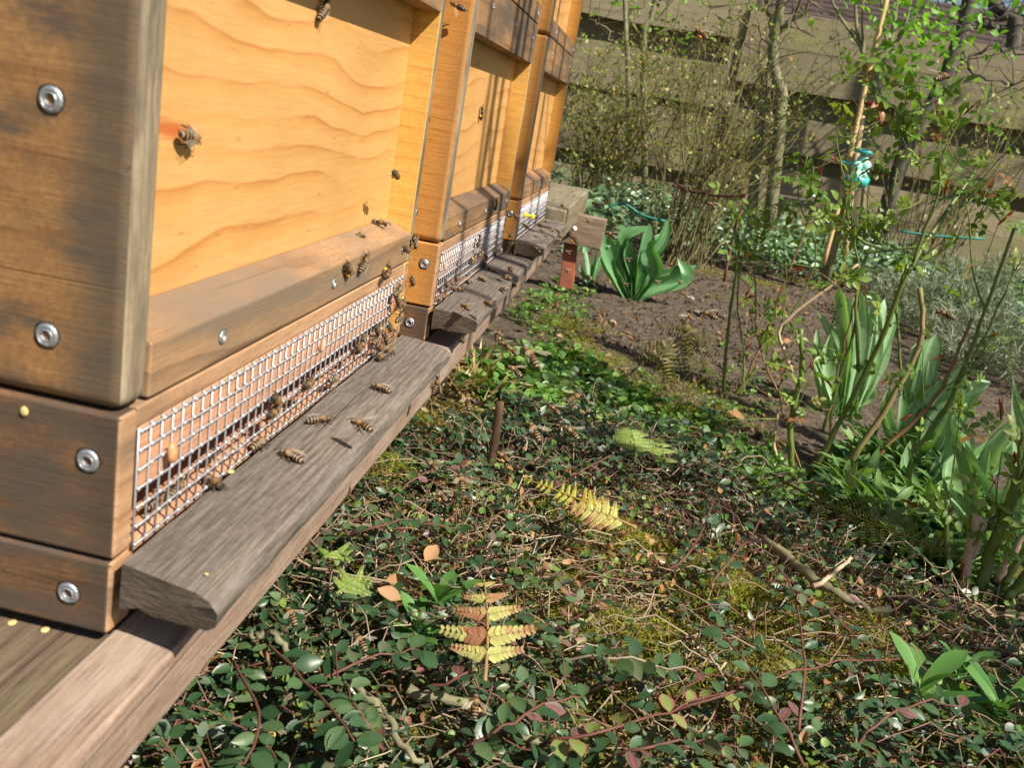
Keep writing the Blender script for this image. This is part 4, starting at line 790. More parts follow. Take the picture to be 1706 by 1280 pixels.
# rose B: tall leaning canes in the middle of the bed
yb = onG(1330, 800)[1]; bB = onG(1345, 800)
B = lambda *l: pxl(l, yb)
BL = [(540, 360), (650, 400), (790, 420), (520, 600), (610, 480), (740, 550), (900, 480), (960, 480), (940, 650), (1120, 510), (760, 690), (850, 770), (990, 860), (620, 850), (650, 760), (310, 800), (190, 810), (230, 850), (500, 1070), (620, 1120), (540, 1160), (1290, 900), (1150, 970), (1050, 930), (1300, 1080), (400, 1130), (700, 1240), (930, 790), (590, 440), (700, 640)]
BL2 = [(1412, 360), (1402, 470), (1390, 610), (1405, 690), (1590, 680), (1620, 640), (1470, 620), (1345, 690), (1690, 470), (1640, 350), (1560, 440), (1500, 420)]
rose(bB, [(B((1348, 800), (1400, 700), (1470, 560), (1520, 440), (1600, 320, .08), (1648, 250, .1)), .0052, .0028, 'cane'), (B((1320, 800), (1318, 700), (1335, 620), (1334, 548)), .0052, .0048, 'cane'), (B((1340, 800), (1300, 660), (1322, 590)), .002, .0015, 'cane_red'), (B((1395, 800), (1450, 720), (1500, 640), (1535, 560), (1532, 480)), .0062, .0045, 'cane_old'), (B((1400, 830), (1480, 740), (1560, 660), (1620, 530)), .0045, .003, 'cane_red'), (B((1410, 840), (1500, 770), (1570, 690), (1610, 600), (1640, 520), (1690, 380)), .005, .0028, 'cane'), (B((1370, 720), (1420, 560), (1430, 470), (1415, 330)), .003, .0018, 'cane'), (B((1430, 620), (1430, 470), (1480, 350, .05), (1510, 200, .05), (1550, 170, .05)), .003, .0016, 'cane'), (B((1320, 620), (1300, 545), (1380, 480), (1430, 440)), .003, .0024, 'cut'), (B((1375, 820), (1385, 700), (1400, 600), (1425, 500)), .0028, .0016, 'cane_red'), (B((1500, 640), (1495, 500), (1510, 440)), .0025, .0014, 'cane'), (B((1520, 440), (1560, 330), (1570, 260), (1610, 180)), .0028, .0014, 'cane'), (B((1305, 800), (1290, 740), (1302, 660)), .003, .0022, 'cut'), (B((1640, 520), (1620, 440), (1610, 330)), .002, .0012, 'cane'), (B((1570, 690), (1640, 560), (1706, 420)), .0025, .0015, 'cane'), (B((1475, 420), (1420, 380), (1393, 230)), .0022, .0012, 'cane'), (B((1440, 420), (1540, 405), (1620, 330)), .002, .0012, 'cane')],
     'tall sprawling rose with long diagonal canes over the tulips', leaves=[(atY(1250 + x / 2.91, y / 2.91, yb + .03), .030) for x, y in BL] + [(q, .026) for q in B(*BL2)], shoots=[(atY(1250 + x / 2.91, y / 2.91, yb + .03), .024) for x, y in ((550, 500), (690, 570), (910, 560), (1000, 560), (830, 690), (670, 850), (940, 940), (1200, 1090), (470, 890), (880, 1180), (1330, 900), (760, 470))] + [(q, .02) for q in B((1390, 650), (1470, 640), (1500, 700), (1415, 750), (1555, 600))])
# rose C: the slim rose on the bare soil
yc = onG(1215, 655)[1]; bC = onG(1215, 655)
Cc = lambda *l: pxl(l, yc)
rose(bC, [(Cc((1206, 660), (1212, 560), (1222, 480), (1232, 420), (1250, 360)), .0042, .0022, 'cane'), (Cc((1240, 660), (1238, 580), (1228, 500), (1236, 430)), .0026, .0016, 'cane'), (Cc((1258, 440), (1262, 560), (1290, 640), (1330, 700)), .0018, .0024, 'cane_red'), (Cc((1262, 450), (1320, 440), (1365, 450)), .0014, .001, 'cane'), (Cc((1230, 670), (1256, 600), (1290, 520), (1360, 330), (1370, 300)), .003, .0016, 'cane_red'), (Cc((1200, 690), (1240, 640), (1262, 610)), .0042, .0036, 'cane'), (Cc((1210, 680), (1190, 660), (1170, 655)), .003, .002, 'cane_old'), (Cc((1300, 560), (1360, 430), (1330, 330), (1345, 260)), .002, .001, 'cane')],
     'slim rose with a single upright green cane on the bare soil', leaves=[(q, .030) for q in Cc((1225, 370), (1240, 385), (1250, 360), (1262, 405), (1245, 440), (1215, 430), (1280, 520), (1272, 540), (1300, 560), (1330, 340), (1345, 310), (1370, 350), (1365, 390), (1290, 390), (1310, 300), (1250, 455), (1262, 345), (1290, 345))], shoots=[(q, .026) for q in Cc((1238, 500), (1250, 430), (1300, 620), (1355, 300), (1262, 380), (1320, 450))], lsize=.03)
# ------------------------------------------------------------------ standard tree on a stake, turquoise holder
yt = 3.05
def TT(*l): return pxl(l, yt)
b = atY(1388, 425, yt); b[2] = -.295; e = empty('standard_tree', tuple(b), 'small standard tree with forked pale branches tied to a bamboo stake', 'tree')
mb = MB(); mb.tube(np.vstack([b, spline(TT((1392, 400), (1412, 300), (1432, 200), (1447, 110)), 12)]) - b, np.linspace(.016, .011, 13), 9); mb.build('trunk', M['bark'], e)
for pts, r in ((TT((1447, 112), (1432, 70), (1425, 20), (1428, -40)), .008), (TT((1440, 85), (1415, 50), (1392, 15), (1380, -20)), .006), (TT((1449, 110), (1480, 80), (1492, 20), (1496, -40)), .009), (TT((1452, 108), (1500, 60), (1520, -10)), .008), (TT((1440, 90), (1436, 40), (1440, -20)), .005), (TT((1480, 80), (1470, 30), (1468, -30)), .005), (TT((1430, 60), (1400, 30), (1360, 20)), .003), (TT((1495, 60), (1540, 10), (1560, -30)), .004)):
    mb = MB(); P = spline(pts, 12); mb.tube(P - b, np.linspace(r, r * .5, 12), 7); mb.build('branch', M['bark'], e)
lb = MB(); k = 420; c = np.array(TT((1545, 60), (1480, 20), (1530, 110), (1570, 20), (1500, 50)))[rng.integers(0, 5, k)] + rng.normal(0, [.09, .12, .09], (k, 3)); scatter(lb, OV, c - b, rdir(k, .3), rdir(k, .6), rng.uniform(.018, .038, k), rng.uniform(0, 1, k)); lb.build('bud_leaves', M['budleaf'], e)
o = MB().tube(spline([atY(1372, 440, yt - .05), atY(1400, 330, yt - .05), atY(1440, 150, yt - .04), atY(1484, -30, yt - .03)], 14), .0085, 8).build('bamboo_stake', M['bamboo']); tag(o, 'yellow bamboo stake leaning against the standard tree', 'stake')
o = MB().tube(spline([atY(1408, 425, yt - .03), atY(1418, 320, yt - .03), atY(1438, 180, yt - .02)], 8), .011, 8).build('garden_stake', M['cut']); tag(o, 'pale weathered stake beside the standard tree trunk', 'stake')
o = MB().tube(spline([atY(1432, 400, yt + .05), atY(1440, 310, yt + .05), atY(1443, 270, yt + .05)], 8), .008, 8).build('short_stake', M['bark']); tag(o, 'short thin stake right of the turquoise holder', 'stake')
b = atY(1430, 288, yt - .09); e = empty('net_holder', tuple(b), 'turquoise holder with pale round balls hanging on the stake', 'feeder')
def sph(r, p, mat, name, par, sc=(1, 1, 1)):
    pr = [(max(1e-4, math.sin(a)), -math.cos(a)) for a in np.linspace(0, PI, 8)]; mb = lathe(pr, 12); mb.V = [v * r * np.array(sc) + np.array(p) for v in mb.V]; return weld(mb.build(name, mat, par))
for q in ((-.012, 0, .025), (.02, .005, .03), (-.008, -.01, -.008), (.024, 0, -.004), (.005, .01, .05)): sph(.019, tuple(v * .85 for v in q), M['teal_pale'], 'ball', e)
o = lathe([(0, -.045), (.03, -.045), (.04, -.03), (.042, -.012), (.040, -.012), (.037, -.03), (.026, -.040), (0, -.041)], 16).build('cup', M['teal'], e)
o = lathe([(.001, .06), (.024, .064), (.03, .07), (.012, .078), (0, .08)], 12).build('lid', M['teal'], e)
mb = MB(); mb.box(-.03, .01, -.03, -.018, -.022, -.012); mb.build('clip', M['pinky'], e, bevel=.003)
o = MB().tube([atY(1395, 268, yt - .08), atY(1412, 272, yt - .09), atY(1428, 270, yt - .09)], .006, 6).build('turquoise_tie', M['teal']); tag(o, 'short turquoise tie beside the hanging holder', 'tie')
# ------------------------------------------------------------------ shrubs before the fence
def shrub(base, label, k, spread, H, lean, tw, leaf, ln, ls, name='shrub', r=.004, mats=('shrubtwig', 'shrubleaf'), fine=9, low=.25):
    b = np.array(base); e = empty(name, tuple(b), label, 'shrub'); sb = MB(); lb = MB(); LP = []
    for i in range(k):
        a = rng.uniform(0, 2 * PI); q = rng.uniform(.1, 1) ** .7; top = np.array([lean[0] + spread * q * math.cos(a), lean[1] + spread * .6 * q * math.sin(a), H * rng.uniform(.55, 1.05)])
        rb = rng.uniform(.03, .13); a2 = a + rng.normal(0, .8); p0_ = np.array([rb * math.cos(a2), rb * math.sin(a2), -.02]); P = spline([p0_, top * (.35, .35, .42) + rng.normal(0, .04, 3), top * (.75, .75, .78) + rng.normal(0, .045, 3), top], 10)
        big = i < 14
        tb_ = MB() if big else sb; tb_.tube(P, np.linspace(r * rng.uniform(.7, 1.2), r * .3, 10), 5, a=rng.uniform(.2, .9), cap=False)
        if big: tb_.build('stem', M[mats[0]], e)
        for f in range(fine):
            j = rng.integers(3, 10); d = rdir(1, .9)[0]; L = rng.uniform(.05, .17); p2 = np.array([P[j], P[j] + d * L * .5 + rng.normal(0, .008, 3), P[j] + d * L + np.array([0, 0, .02])])
            sb.tube(spline(p2, 5), np.linspace(r * .4, r * .15, 5), 3, a=rng.uniform(0, 1), cap=False); LP += list(spline(p2, 6)[1:])
    LP = np.array(LP); LP = LP[LP[:, 2] > low * H * .3]; LP = LP[rng.integers(0, len(LP), ln)] + rng.normal(0, .012, (ln, 3))
    scatter(lb, OV, LP, rdir(ln, .4), rdir(ln, .7), rng.uniform(ls * .5, ls * 1.2, ln), np.clip(rng.beta(2, 2.2, ln), 0, 1))
    o = sb.build('twigs', M[mats[0]], e); o['kind'] = 'stuff'; o = lb.build('leaves', M[mats[1]], e); o['kind'] = 'stuff'
b1 = onG(1128, 440); shrub(b1, 'twiggy olive green shrub fanning up in the middle of the bed', 64, .44, .86, (.12, .12), .01, None, 1500, .016, fine=7, r=.0030)
b2 = atY(985, 360, 3.5); b2[2] = -.29; shrub(b2, 'bushy brownish olive shrub behind the end timber', 62, .40, .74, (.05, .1), .01, None, 3200, .018, fine=12, r=.0028)
b3 = atY(1215, 330, 4.1); b3[2] = -.29; shrub(b3, 'thin twiggy shrub against the fence behind the rusty hoop', 26, .45, .8, (.05, 0), .01, None, 600, .018, fine=6, r=.0028)
b4 = atY(1560, 330, 3.6); b4[2] = -.29; shrub(b4, 'bare brown twiggy shrub against the right part of the fence', 46, .6, .85, (.1, .1), .01, None, 500, .022, fine=6, r=.003)
def tree(base, trunk, branches, label, mat='bark', leaves=0, name='tree'):
    b = np.array(base); e = empty(name, tuple(b), label, 'tree')
    mb = MB(); P = spline(trunk[0], 16) - b; mb.tube(P, np.linspace(trunk[1], trunk[2], 16) * (1 + rng.normal(0, .05, 16)), 10); mb.build('trunk', M[mat], e)
    tw = MB(); LP = []
    for pts, r in branches:
        P = spline(pts, 12) - b; P[1:-1] += rng.normal(0, .01, (10, 3)); m_ = MB(); m_.tube(P, np.linspace(r, r * .4, 12), 7); m_.build('branch', M[mat], e)
        for q in range(9):
            j = rng.integers(2, 12); d = rdir(1, .3)[0]; L = rng.uniform(.1, .3); p2 = spline([P[j], P[j] + d * L * .5 + rng.normal(0, .02, 3), P[j] + d * L], 6); tw.tube(p2, np.linspace(r * .35, r * .12, 6), 4, cap=False, a=rng.uniform(0, .6)); LP += list(p2[2:])
    o = tw.build('twigs', M['twig'] if mat != 'bark_dark' else M[mat], e); o['kind'] = 'stuff'
    if leaves:
        LP = np.array(LP); lb = MB(); q = LP[rng.integers(0, len(LP), leaves)] + rng.normal(0, .015, (leaves, 3)); scatter(lb, OV, q, rdir(leaves, .3), rdir(leaves, .6), rng.uniform(.015, .032, leaves), rng.uniform(0, 1, leaves)); o = lb.build('bud_leaves', M['budleaf'], e); o['kind'] = 'stuff'
def YY(y, *l): return pxl(l, y)
tb_ = atY(1300, 330, 3.9); tb_[2] = -.3
tree(tb_, ([tb_] + YY(3.9, (1302, 180), (1296, 140), (1288, 100), (1292, 50), (1302, 0), (1306, -60)), .026, .018), [(YY(3.9, (1292, 60), (1330, 20), (1345, -40)), .012), (YY(3.9, (1288, 30), (1270, -10), (1262, -60)), .01), (YY(3.9, (1298, 165), (1360, 130), (1415, 120)), .005), (YY(3.9, (1290, 90), (1250, 40), (1190, 28), (1180, 10)), .006)], 'olive barked small tree with a kinked trunk before the fence', leaves=60)
tb_ = atY(1268, 330, 3.95); tb_[2] = -.3
tree(tb_, ([tb_] + YY(3.95, (1268, 180), (1272, 130), (1276, 112)), .024, .02), [(YY(3.95, (1274, 120), (1282, 70), (1290, 20)), .009)], 'cut olive stump beside the kinked tree')
tb_ = atY(1045, 400, 4.2); tb_[2] = -.3
tree(tb_, ([tb_] + YY(4.2, (1046, 120), (1043, 60), (1041, 0), (1038, -60)), .013, .009), [(YY(4.2, (1046, 90), (1010, 50), (980, 30)), .005), (YY(4.2, (1044, 80), (1090, 95), (1130, 110)), .004)], 'thin pale upright sapling before the left of the fence', leaves=30)
tb_ = atY(1070, 400, 4.3); tb_[2] = -.3
tree(tb_, ([tb_] + YY(4.3, (1072, 80), (1085, 30), (1098, -30)), .017, .012), [(YY(4.3, (1078, 60), (1050, 20), (1030, -40)), .007), (YY(4.3, (1090, 10), (1130, -20)), .006), (YY(4.3, (1076, 70), (1120, 50), (1180, 60)), .005)], 'slanting sapling with yellow buds before the fence', leaves=140)
tb_ = atY(1480, 330, 4.25); tb_[2] = -.3
tree(tb_, ([tb_] + YY(4.25, (1505, 260), (1560, 160), (1600, 60), (1618, -10), (1630, -60)), .035, .028), [(YY(4.25, (1600, 60), (1650, 30), (1720, 25)), .012), (YY(4.25, (1575, 130), (1640, 80), (1706, 90)), .009), (YY(4.25, (1612, 20), (1570, -10), (1540, -40)), .01), (YY(4.25, (1590, 90), (1640, 130), (1720, 140)), .008)], 'grey slanting tree trunk before the right part of the fence', mat='bark_dark', leaves=60)
tb_ = atY(1700, 150, 6.2); tb_[2] = -.3
tree(tb_, ([tb_] + YY(6.2, (1690, 60), (1660, 20), (1650, -60)), .05, .035), [(YY(6.2, (1680, 50), (1640, 40), (1600, 10)), .02), (YY(6.2, (1665, 25), (1700, 10), (1740, 20)), .02), (YY(6.2, (1670, 30), (1620, 20), (1570, 35)), .014), (YY(6.2, (1655, -10), (1610, -20), (1580, 0)), .016), (YY(6.2, (1690, 60), (1720, 40), (1760, 40)), .016)], 'dark gnarled tree beyond the fence at the top right', mat='bark_dark')
# overhanging hazel whose stems stripe the two farther hives with shade
hb = np.array((1.95, -.45, -.3)); e = []
hz = [([hb, (1.75, -.3, .6), (1.4, -.06, 1.68), (1.3, -.03, 2.5)], .02, .012)]
st_ = []
for (x, y, r) in ((.72, .30, .011), (.70, .42, .016), (.74, .46, .009), (.71, .64, .013), (.69, .78, .010), (.75, .86, .014), (.66, .18, .008), (.9, .95, .016), (.85, 1.05, .012), (.8, .55, .007)):
    st_.append(([hb, (1.8, y * .6 - .4, .7), (x + .72, y - .39, 1.5), (x + .62, y - .37, 1.83), (x + .6, y - .39, 2.7)], r))
tree(hb, hz[0], [([np.array(q) for q in p], r * 1.35) for p, r in st_], 'bare many stemmed hazel overhanging from the right of the hives', mat='bark', leaves=0)
tb_ = np.array((3.7, 3.0, -.3)); brs = []
for i in range(15):
    x_, z_ = rng.uniform(1.2, 4.2), rng.uniform(1.35, 3.2); brs.append(([np.array((3.55, 3.05, rng.uniform(.7, 1.6))), np.array((3.2 - .3 * rng.random(), 3.2, z_ * .75)), np.array((x_, 3.2 + .6 * rng.random(), z_))], rng.uniform(.008, .022)))
tree(tb_, ([tb_, (3.6, 3.05, .8), (3.5, 3.1, 1.9), (3.3, 3.2, 3.4)], .07, .04), brs, 'bare spreading tree at the right side of the garden shading the fence', mat='bark_dark')
# ------------------------------------------------------------------ ground cover, lavender, hoop, cords
def cover(name, Z, k, label, h=.10, s=(.018, .04)):
    mb = MB(); P = sample(Z, k); z = gzv(P) + h * (.25 + .75 * rng.random(k)) * (.75 + .5 * vnoise(P[:, 0], P[:, 1], 6, 2.0)); scatter(mb, OV, np.column_stack([P, z]), np.column_stack([rng.normal(size=(k, 2)), rng.normal(-.1, .3, k)]), np.array([.1, -.45, .9]) + .45 * rng.normal(size=(k, 3)), rng.uniform(*s, k), rng.beta(2, 2, k)); o = mb.build(name, M['pachy']); tag(o, label, kind='stuff')
x0, x1 = float(atY(1090, 400, 3.6)[0]), float(atY(1500, 400, 3.6)[0])
cover('ivy', [(x0, 3.25), (x1, 3.05), (x1 + .3, 4.4), (x0, 4.4)], 4200, 'glossy pale ivy covering the soil along the fence', .20)
xa = float(atY(925, 350, 3.2)[0]); cover('ivy', [(xa - .3, 2.5), (xa + .12, 2.45), (x0, 3.4), (x0 + .1, 4.3), (xa - .3, 4.3)], 2600, 'glossy ivy behind the end timber and tulip', .24)
xr = float(atY(1500, 430, 3.2)[0]); cover('ivy', [(xr, 2.9), (xr + 1.4, 2.7), (xr + 1.4, 4.3), (xr, 4.3)], 3000, 'patchy ivy below the fence behind the lavender', .16)
lavy = [(onG(1590, 640)[0], onG(1590, 640)[1] + .1)]
def lavender(c, R, label, k=7000, H=.2):
    b = np.array([c[0], c[1], gz(*c)]); mb = MB(); nst = 150; P = []; Fd = []
    for i in range(nst):
        a = rng.uniform(0, 2 * PI); r = R * math.sqrt(rng.random()); hh = H * (1 - .45 * (r / R) ** 2) * rng.uniform(.75, 1.1); tip = np.array([r * math.cos(a) * 1.15, r * math.sin(a) * 1.15, hh]); root = tip * (.5, .5, 0)
        m_ = 46; t = rng.uniform(.25, 1, m_)[:, None]; P.append(root + (tip - root) * t + rng.normal(0, .003, (m_, 3))); Fd.append((tip - root) / np.linalg.norm(tip - root) + .75 * rng.normal(size=(m_, 3)))
    P = np.concatenate(P); Fd = np.concatenate(Fd); n = len(P); scatter(mb, NEE, P, Fd, rdir(n, .5), rng.uniform(.018, .034, n), rng.beta(2, 2, n)); o = mb.build('lavender_bush', M['lavender']); o.location = b; tag(o, label, 'lavender')
q = onG(1545, 560); lavender((q[0], q[1]), .22, 'grey green lavender cushion behind the large tulip clump')
q = onG(1690, 640); lavender((q[0], q[1]), .24, 'grey lavender cushion at the right edge')
q = onG(1640, 520); lavender((q[0], q[1]), .26, 'paler lavender cushion furthest back in the bed', H=.22)
yh = onG(1205, 470)[1]
o = MB().tube(np.vstack([spline([atY(1206, 470, yh), atY(1222, 390, yh), atY(1241, 332, yh)], 8), spline([atY(1243, 326, yh), atY(1200, 326, yh + .1), atY(1150, 318, yh + .2), atY(1120, 308, yh + .22)], 10)]), .0052, 7).build('rusty_hoop', M['rust']); tag(o, 'bent rusty plant support hoop before the twiggy shrub', 'plant support')
o = MB().tube(spline([atY(1012, 345, 3.0), atY(1040, 340, 3.0), atY(1070, 358, 3.0), atY(1110, 369, 3.0)], 14), .005, 6).build('green_cord', M['hose']); tag(o, 'dark green plastic cord hanging low in the twiggy shrub', 'cord')
o = MB().tube(spline([atY(1500, 385, 3.3), atY(1560, 393, 3.3), atY(1640, 398, 3.3)], 10), .005, 6).build('green_cord', M['hose']); tag(o, 'dark green plastic cord stretched before the fence at the right', 'cord')
mb = MB(); p = atY(1363, 327, 3.9); mb.box(-.03, .03, -.002, .002, -.005, .005); o = mb.build('plant_label', M['white'], bevel=.002); o.location = p; tag(o, 'small white plant label before the fence', 'plant label')
q = onG(1695, 520, .03); mb = MB(); mb.box(-.05, .05, -.03, .03, -.02, .03); o = mb.build('turquoise_tray', M['teal'], bevel=.008); o.location = q; tag(o, 'turquoise plastic tray at the right edge of the bed', 'tray')
# ------------------------------------------------------------------ fern fronds
LOBE = leaf_template(6, ([0, .15, .5, .8, .93, 1], [.9, 1, .95, .75, .4, .05]), .62, .12, .15, wave=.02)
def frond(pix, up, wid, label, mat, npin=9, lay=(0, -.6, 1), droop=0.0, dens=2, yv=None, pin=None):
    P = spline([onG(px, py, up) if yv is None else atY(px, py, yv) for px, py in pix], 20); b = P[0].copy(); e = empty('fern_frond', tuple(b), label, 'fern')
    MB().tube(P - b, np.linspace(.0014, .0006, 20), 5, a=.3).build('stalk', M[mat], e)
    nrm = np.asarray(lay, float)
    for i in range(npin):
        j = 3 + (i + .5) / npin * 16; q = P[int(j)]; d = P[min(int(j) + 1, 19)] - P[int(j) - 1]; d /= np.linalg.norm(d); s = np.cross(d, nrm); s /= np.linalg.norm(s)
        L = wid * np.interp(i / max(1, npin - 1), [0, .25, 1], [.75, 1, .25])
        for sg in (-1, 1):
            if rng.random() < .08: continue
            m_ = MB(); f = s * sg + d * .35 + np.array([0, 0, -droop]); f /= np.linalg.norm(f); g = np.cross(f, nrm); g /= np.linalg.norm(g); kk = 9
            m_.tube([(0, 0, 0), tuple(f * L)], .0004, 3, a=.2)
            kk = 9 if dens == 1 else 8; tt = np.linspace(.06, .95, kk); pp = np.concatenate([f * L * t for t in tt for _ in (0, 1)]).reshape(-1, 3); ff = np.array([g * w_ + f * (.35 if dens == 1 else .75) for t in tt for w_ in (-1, 1)]); tone = rng.uniform(.3, .95) - (.35 if i > npin * .55 and mat == 'fern' else 0)
            scatter(m_, LAN if dens == 1 else LOBE, pp, ff, np.tile(nrm, (len(pp), 1)) + (.3 if dens == 1 else .16) * rng.normal(size=(len(pp), 3)), np.repeat(L * (min(.42, .24 + .9 / npin * .25) if dens == 2 else .22) * (1 - .6 * tt), 2), np.clip(tone - .55 * np.repeat(tt, 2) ** 2 + rng.normal(0, .08, len(pp)), 0, 1))
            o = m_.build('pinna', M[mat], e); o.location = q - b
frond([(808, 1135), (812, 1070), (811, 1010), (806, 960)], .075, .034, 'withered pink edged fern frond lying on the cotoneaster', 'fern', 5, lay=(0, -.8, .8))
frond([(1030, 850), (980, 838), (920, 815), (868, 795)], .07, .0145, 'bright yellow fern frond lying across the mat', 'fern_yellow', 12, lay=(0, -.8, .8))
frond([(1060, 880), (1020, 862), (980, 850), (940, 842)], .07, .022, 'crumpled orange brown fern frond beside the yellow one', 'fern', 8, lay=(.2, -.5, .9))
frond([(1085, 630), (1110, 580), (1150, 555), (1168, 590), (1180, 640)], .07, .085, 'dark skeleton like fern frond arching over the bare soil', 'fern_dark', 14, lay=(0, -1, .2), droop=.9, dens=1)
frond([(1060, 760), (1055, 730), (1045, 705)], .07, .028, 'pale green fern frond among the weeds', 'fern_green', 7, lay=(0, -.8, .8))
frond([(1110, 780), (1104, 750), (1098, 722)], .07, .02, 'small yellow green fern frond right of the pale one', 'fern_green', 6, lay=(0, -.8, .8))
frond([(1300, 800), (1400, 850), (1500, 890), (1600, 930)], .10, .032, 'long olive fern frond arching over the forget-me-not', 'fern_dark', 18, lay=(0, -1, .3), droop=.5, dens=1)
frond([(560, 990), (590, 970), (620, 975)], .065, .018, 'small lobed fresh green frond near the dead leaves', 'fern_green', 5, lay=(0, -.6, .9))
frond([(540, 930), (560, 920), (590, 935)], .065, .016, 'small lobed yellow green frond below the landing board', 'fern_green', 5, lay=(0, -.6, .9))
# ------------------------------------------------------------------ beyond the fence
RZ = float(atY(1650, 16, 25)[2]) + .3; b = np.array((7.5, 22.0, -.3)); e = empty('house', tuple(b), 'neighbouring brick house with purple brown roof beyond the fence', 'house')
mb = MB(); mb.box(-6, 6, 0, 6, 0, RZ - 2.2); mb.build('wall', M['brickwall'], e, smooth=False)
mb = MB()
for k in range(16):
    t0, t1 = k / 16, (k + 1) / 16; y0_, y1_ = -.5 + 3.5 * t0, -.5 + 3.5 * t1; z0_, z1_ = RZ - 2.3 * (1 - t0), RZ - 2.3 * (1 - t1); mb.add([(-6.4, y0_, z0_ + .05), (6.4, y0_, z0_ + .05), (6.4, y1_, z1_), (-6.4, y1_, z1_), (-6.4, y0_, z0_), (6.4, y0_, z0_)], [(0, 1, 2, 3), (4, 5, 1, 0)])
mb.add([(-6.4, 3, RZ), (6.4, 3, RZ), (6.4, 6.5, RZ - 2.3), (-6.4, 6.5, RZ - 2.3)], [(0, 1, 2, 3)]); mb.build('roof', M['roof'], e, smooth=False)
# ------------------------------------------------------------------ honey bees
mmv = .001
def bee_body():
    mb = MB(); sd = 14
    prof = [(-8.0, .05, -.9), (-7.4, .75, -.8), (-6.4, 1.45, -.6), (-5.0, 2.0, -.35), (-3.4, 2.25, -.15), (-1.9, 2.15, 0), (-.8, 1.6, .1), (-.25, .75, .2), (.1, .8, .3), (.7, 1.6, .45), (1.6, 2.05, .5), (2.7, 2.05, .45), (3.6, 1.55, .25), (4.05, .8, .05), (4.3, .7, 0), (4.7, 1.35, -.1), (5.4, 1.75, -.25), (6.0, 1.6, -.45), (6.5, 1.0, -.8), (6.8, .1, -1.0)]
    an = np.linspace(0, 2 * PI, sd, endpoint=False); V = []
    for (y, r, z) in prof:
        wx = 1.0 if y < 4.2 else 1.12; V.append(np.stack([r * wx * np.cos(an), np.full(sd, y), z + r * .92 * np.sin(an)], -1))
    V = np.concatenate(V) * mmv; k = len(prof); j = np.arange(sd); jj = (j + 1) % sd
    mb.add(V, np.concatenate([np.stack([i * sd + jj, i * sd + j, (i + 1) * sd + j, (i + 1) * sd + jj], -1) for i in range(k - 1)]))
    # thorax fuzz: short hairs
    n = 260; u = rdir(n); u[:, 2] = np.abs(u[:, 2]) * .9 - .15; c = np.array([0, 2.1, .45]) + u * (1.95, 1.9, 1.8); scatter(mb, NEE, c * mmv, u + .4 * rng.normal(size=(n, 3)), rdir(n), .0009, .5)
    for s in (-1, 1):    # mandible stubs and antennae belong to the one continuous head
        mb.tube(np.array([(s * .5, 6.2, .3), (s * .9, 7.4, .9), (s * 1.4, 8.6, .1), (s * 1.7, 9.5, -.7)]) * mmv, .00016, 4)
    return mb.build('body', M['bee'], link=False)
BODY = bee_body()
def eye_mesh():
    pr = [(max(1e-4, math.sin(a)), -math.cos(a)) for a in np.linspace(0, PI, 6)]; mb = lathe(pr, 8); mb.V = [v * np.array([.42, .72, .95]) * mmv for v in mb.V]; return mb.build('eye', M['eye'], link=False)
EYE = eye_mesh()
def leg_mesh(pts, w):
    mb = MB(); mb.tube(np.array(pts) * mmv, np.array(w) * mmv, 5); return mb.build('leg', M['beeleg'], link=False)
def legset(kind):
    out = []
    for s in (-1, 1):
        if kind == 'walk': L = (((.9, 3.2, -.9), (2.4, 4.6, -.6), (3.0, 5.6, -2.1), (3.3, 6.6, -2.5)), ((1.0, 2.0, -1.0), (3.1, 2.2, -.4), (4.0, 1.5, -2.1), (4.6, .9, -2.5)), ((1.0, .9, -1.0), (2.8, -.8, -.1), (3.5, -3.0, -1.9), (3.8, -4.6, -2.5)))
        else: L = (((.9, 3.2, -.9), (1.5, 4.3, -1.7), (1.2, 3.4, -2.8), (1.1, 2.6, -3.2)), ((1.0, 2.0, -1.0), (1.9, 1.6, -2.0), (1.7, .3, -3.1), (1.6, -.6, -3.6)), ((1.0, .9, -1.0), (2.0, -.5, -1.9), (2.0, -2.4, -3.0), (1.9, -4.0, -3.6)))
        for q, p in enumerate(L): out.append(leg_mesh([(s * x, y, z) for x, y, z in p], (.28, .34 if q < 2 else .42, .26 if q < 2 else .40, .12)))
    return out
LEGS = {'walk': legset('walk'), 'fly': legset('fly')}
def wing_mesh(kind, s):
    mb = MB()
    o1 = [(0, 0), (2.5, .9), (6, 1.5), (8.6, 1.1), (9.3, .1), (8.4, -1.0), (6, -1.6), (3, -1.1)]; o2 = [(0, -.2), (2.8, -.6), (5.6, -1.2), (6.6, -2.2), (5.6, -3.2), (3.2, -2.8), (1, -1.2)]
    a = math.radians(196 if kind == 'walk' else 205 if False else (196 if kind == 'walk' else 128)); tl = .12 if kind == 'walk' else .35
    for o_, off in ((o1, 0), (o2, -.12)):
        P = []
        for (u, v) in o_:
            # u along the wing, v forward edge
            y = u * math.cos(a - PI / 2 + PI / 2); x = u * math.sin(a); y2 = u * math.cos(a); nx, ny = -math.cos(a), math.sin(a)
            P.append(((abs(math.sin(a)) * u + 1.0 if kind == 'fly' else 1.0 + .22 * u - .25 * v) * s, 2.2 + y2 + (v * abs(math.sin(a)) if kind == 'fly' else -abs(v) * 0 + v * .35), 2.1 + off + tl * u * (.75 if kind == 'fly' else .02) - (.05 * u if kind == 'walk' else 0)))
            if kind == 'walk': P[-1] = ((.9 + .20 * u - .85 * v * .9 + (1.0 if off else .0) * .1) * s, 2.4 - u * .97 - .1 * v, 2.15 - .07 * u + off)
        P = np.array(P) * mmv; c = P.mean(0); n = len(P); mb.add(np.vstack([P, c]), None, [(n, i, (i + 1) % n) for i in range(n)])
    return mb.build('wing', M['wing'], link=False, smooth=False)
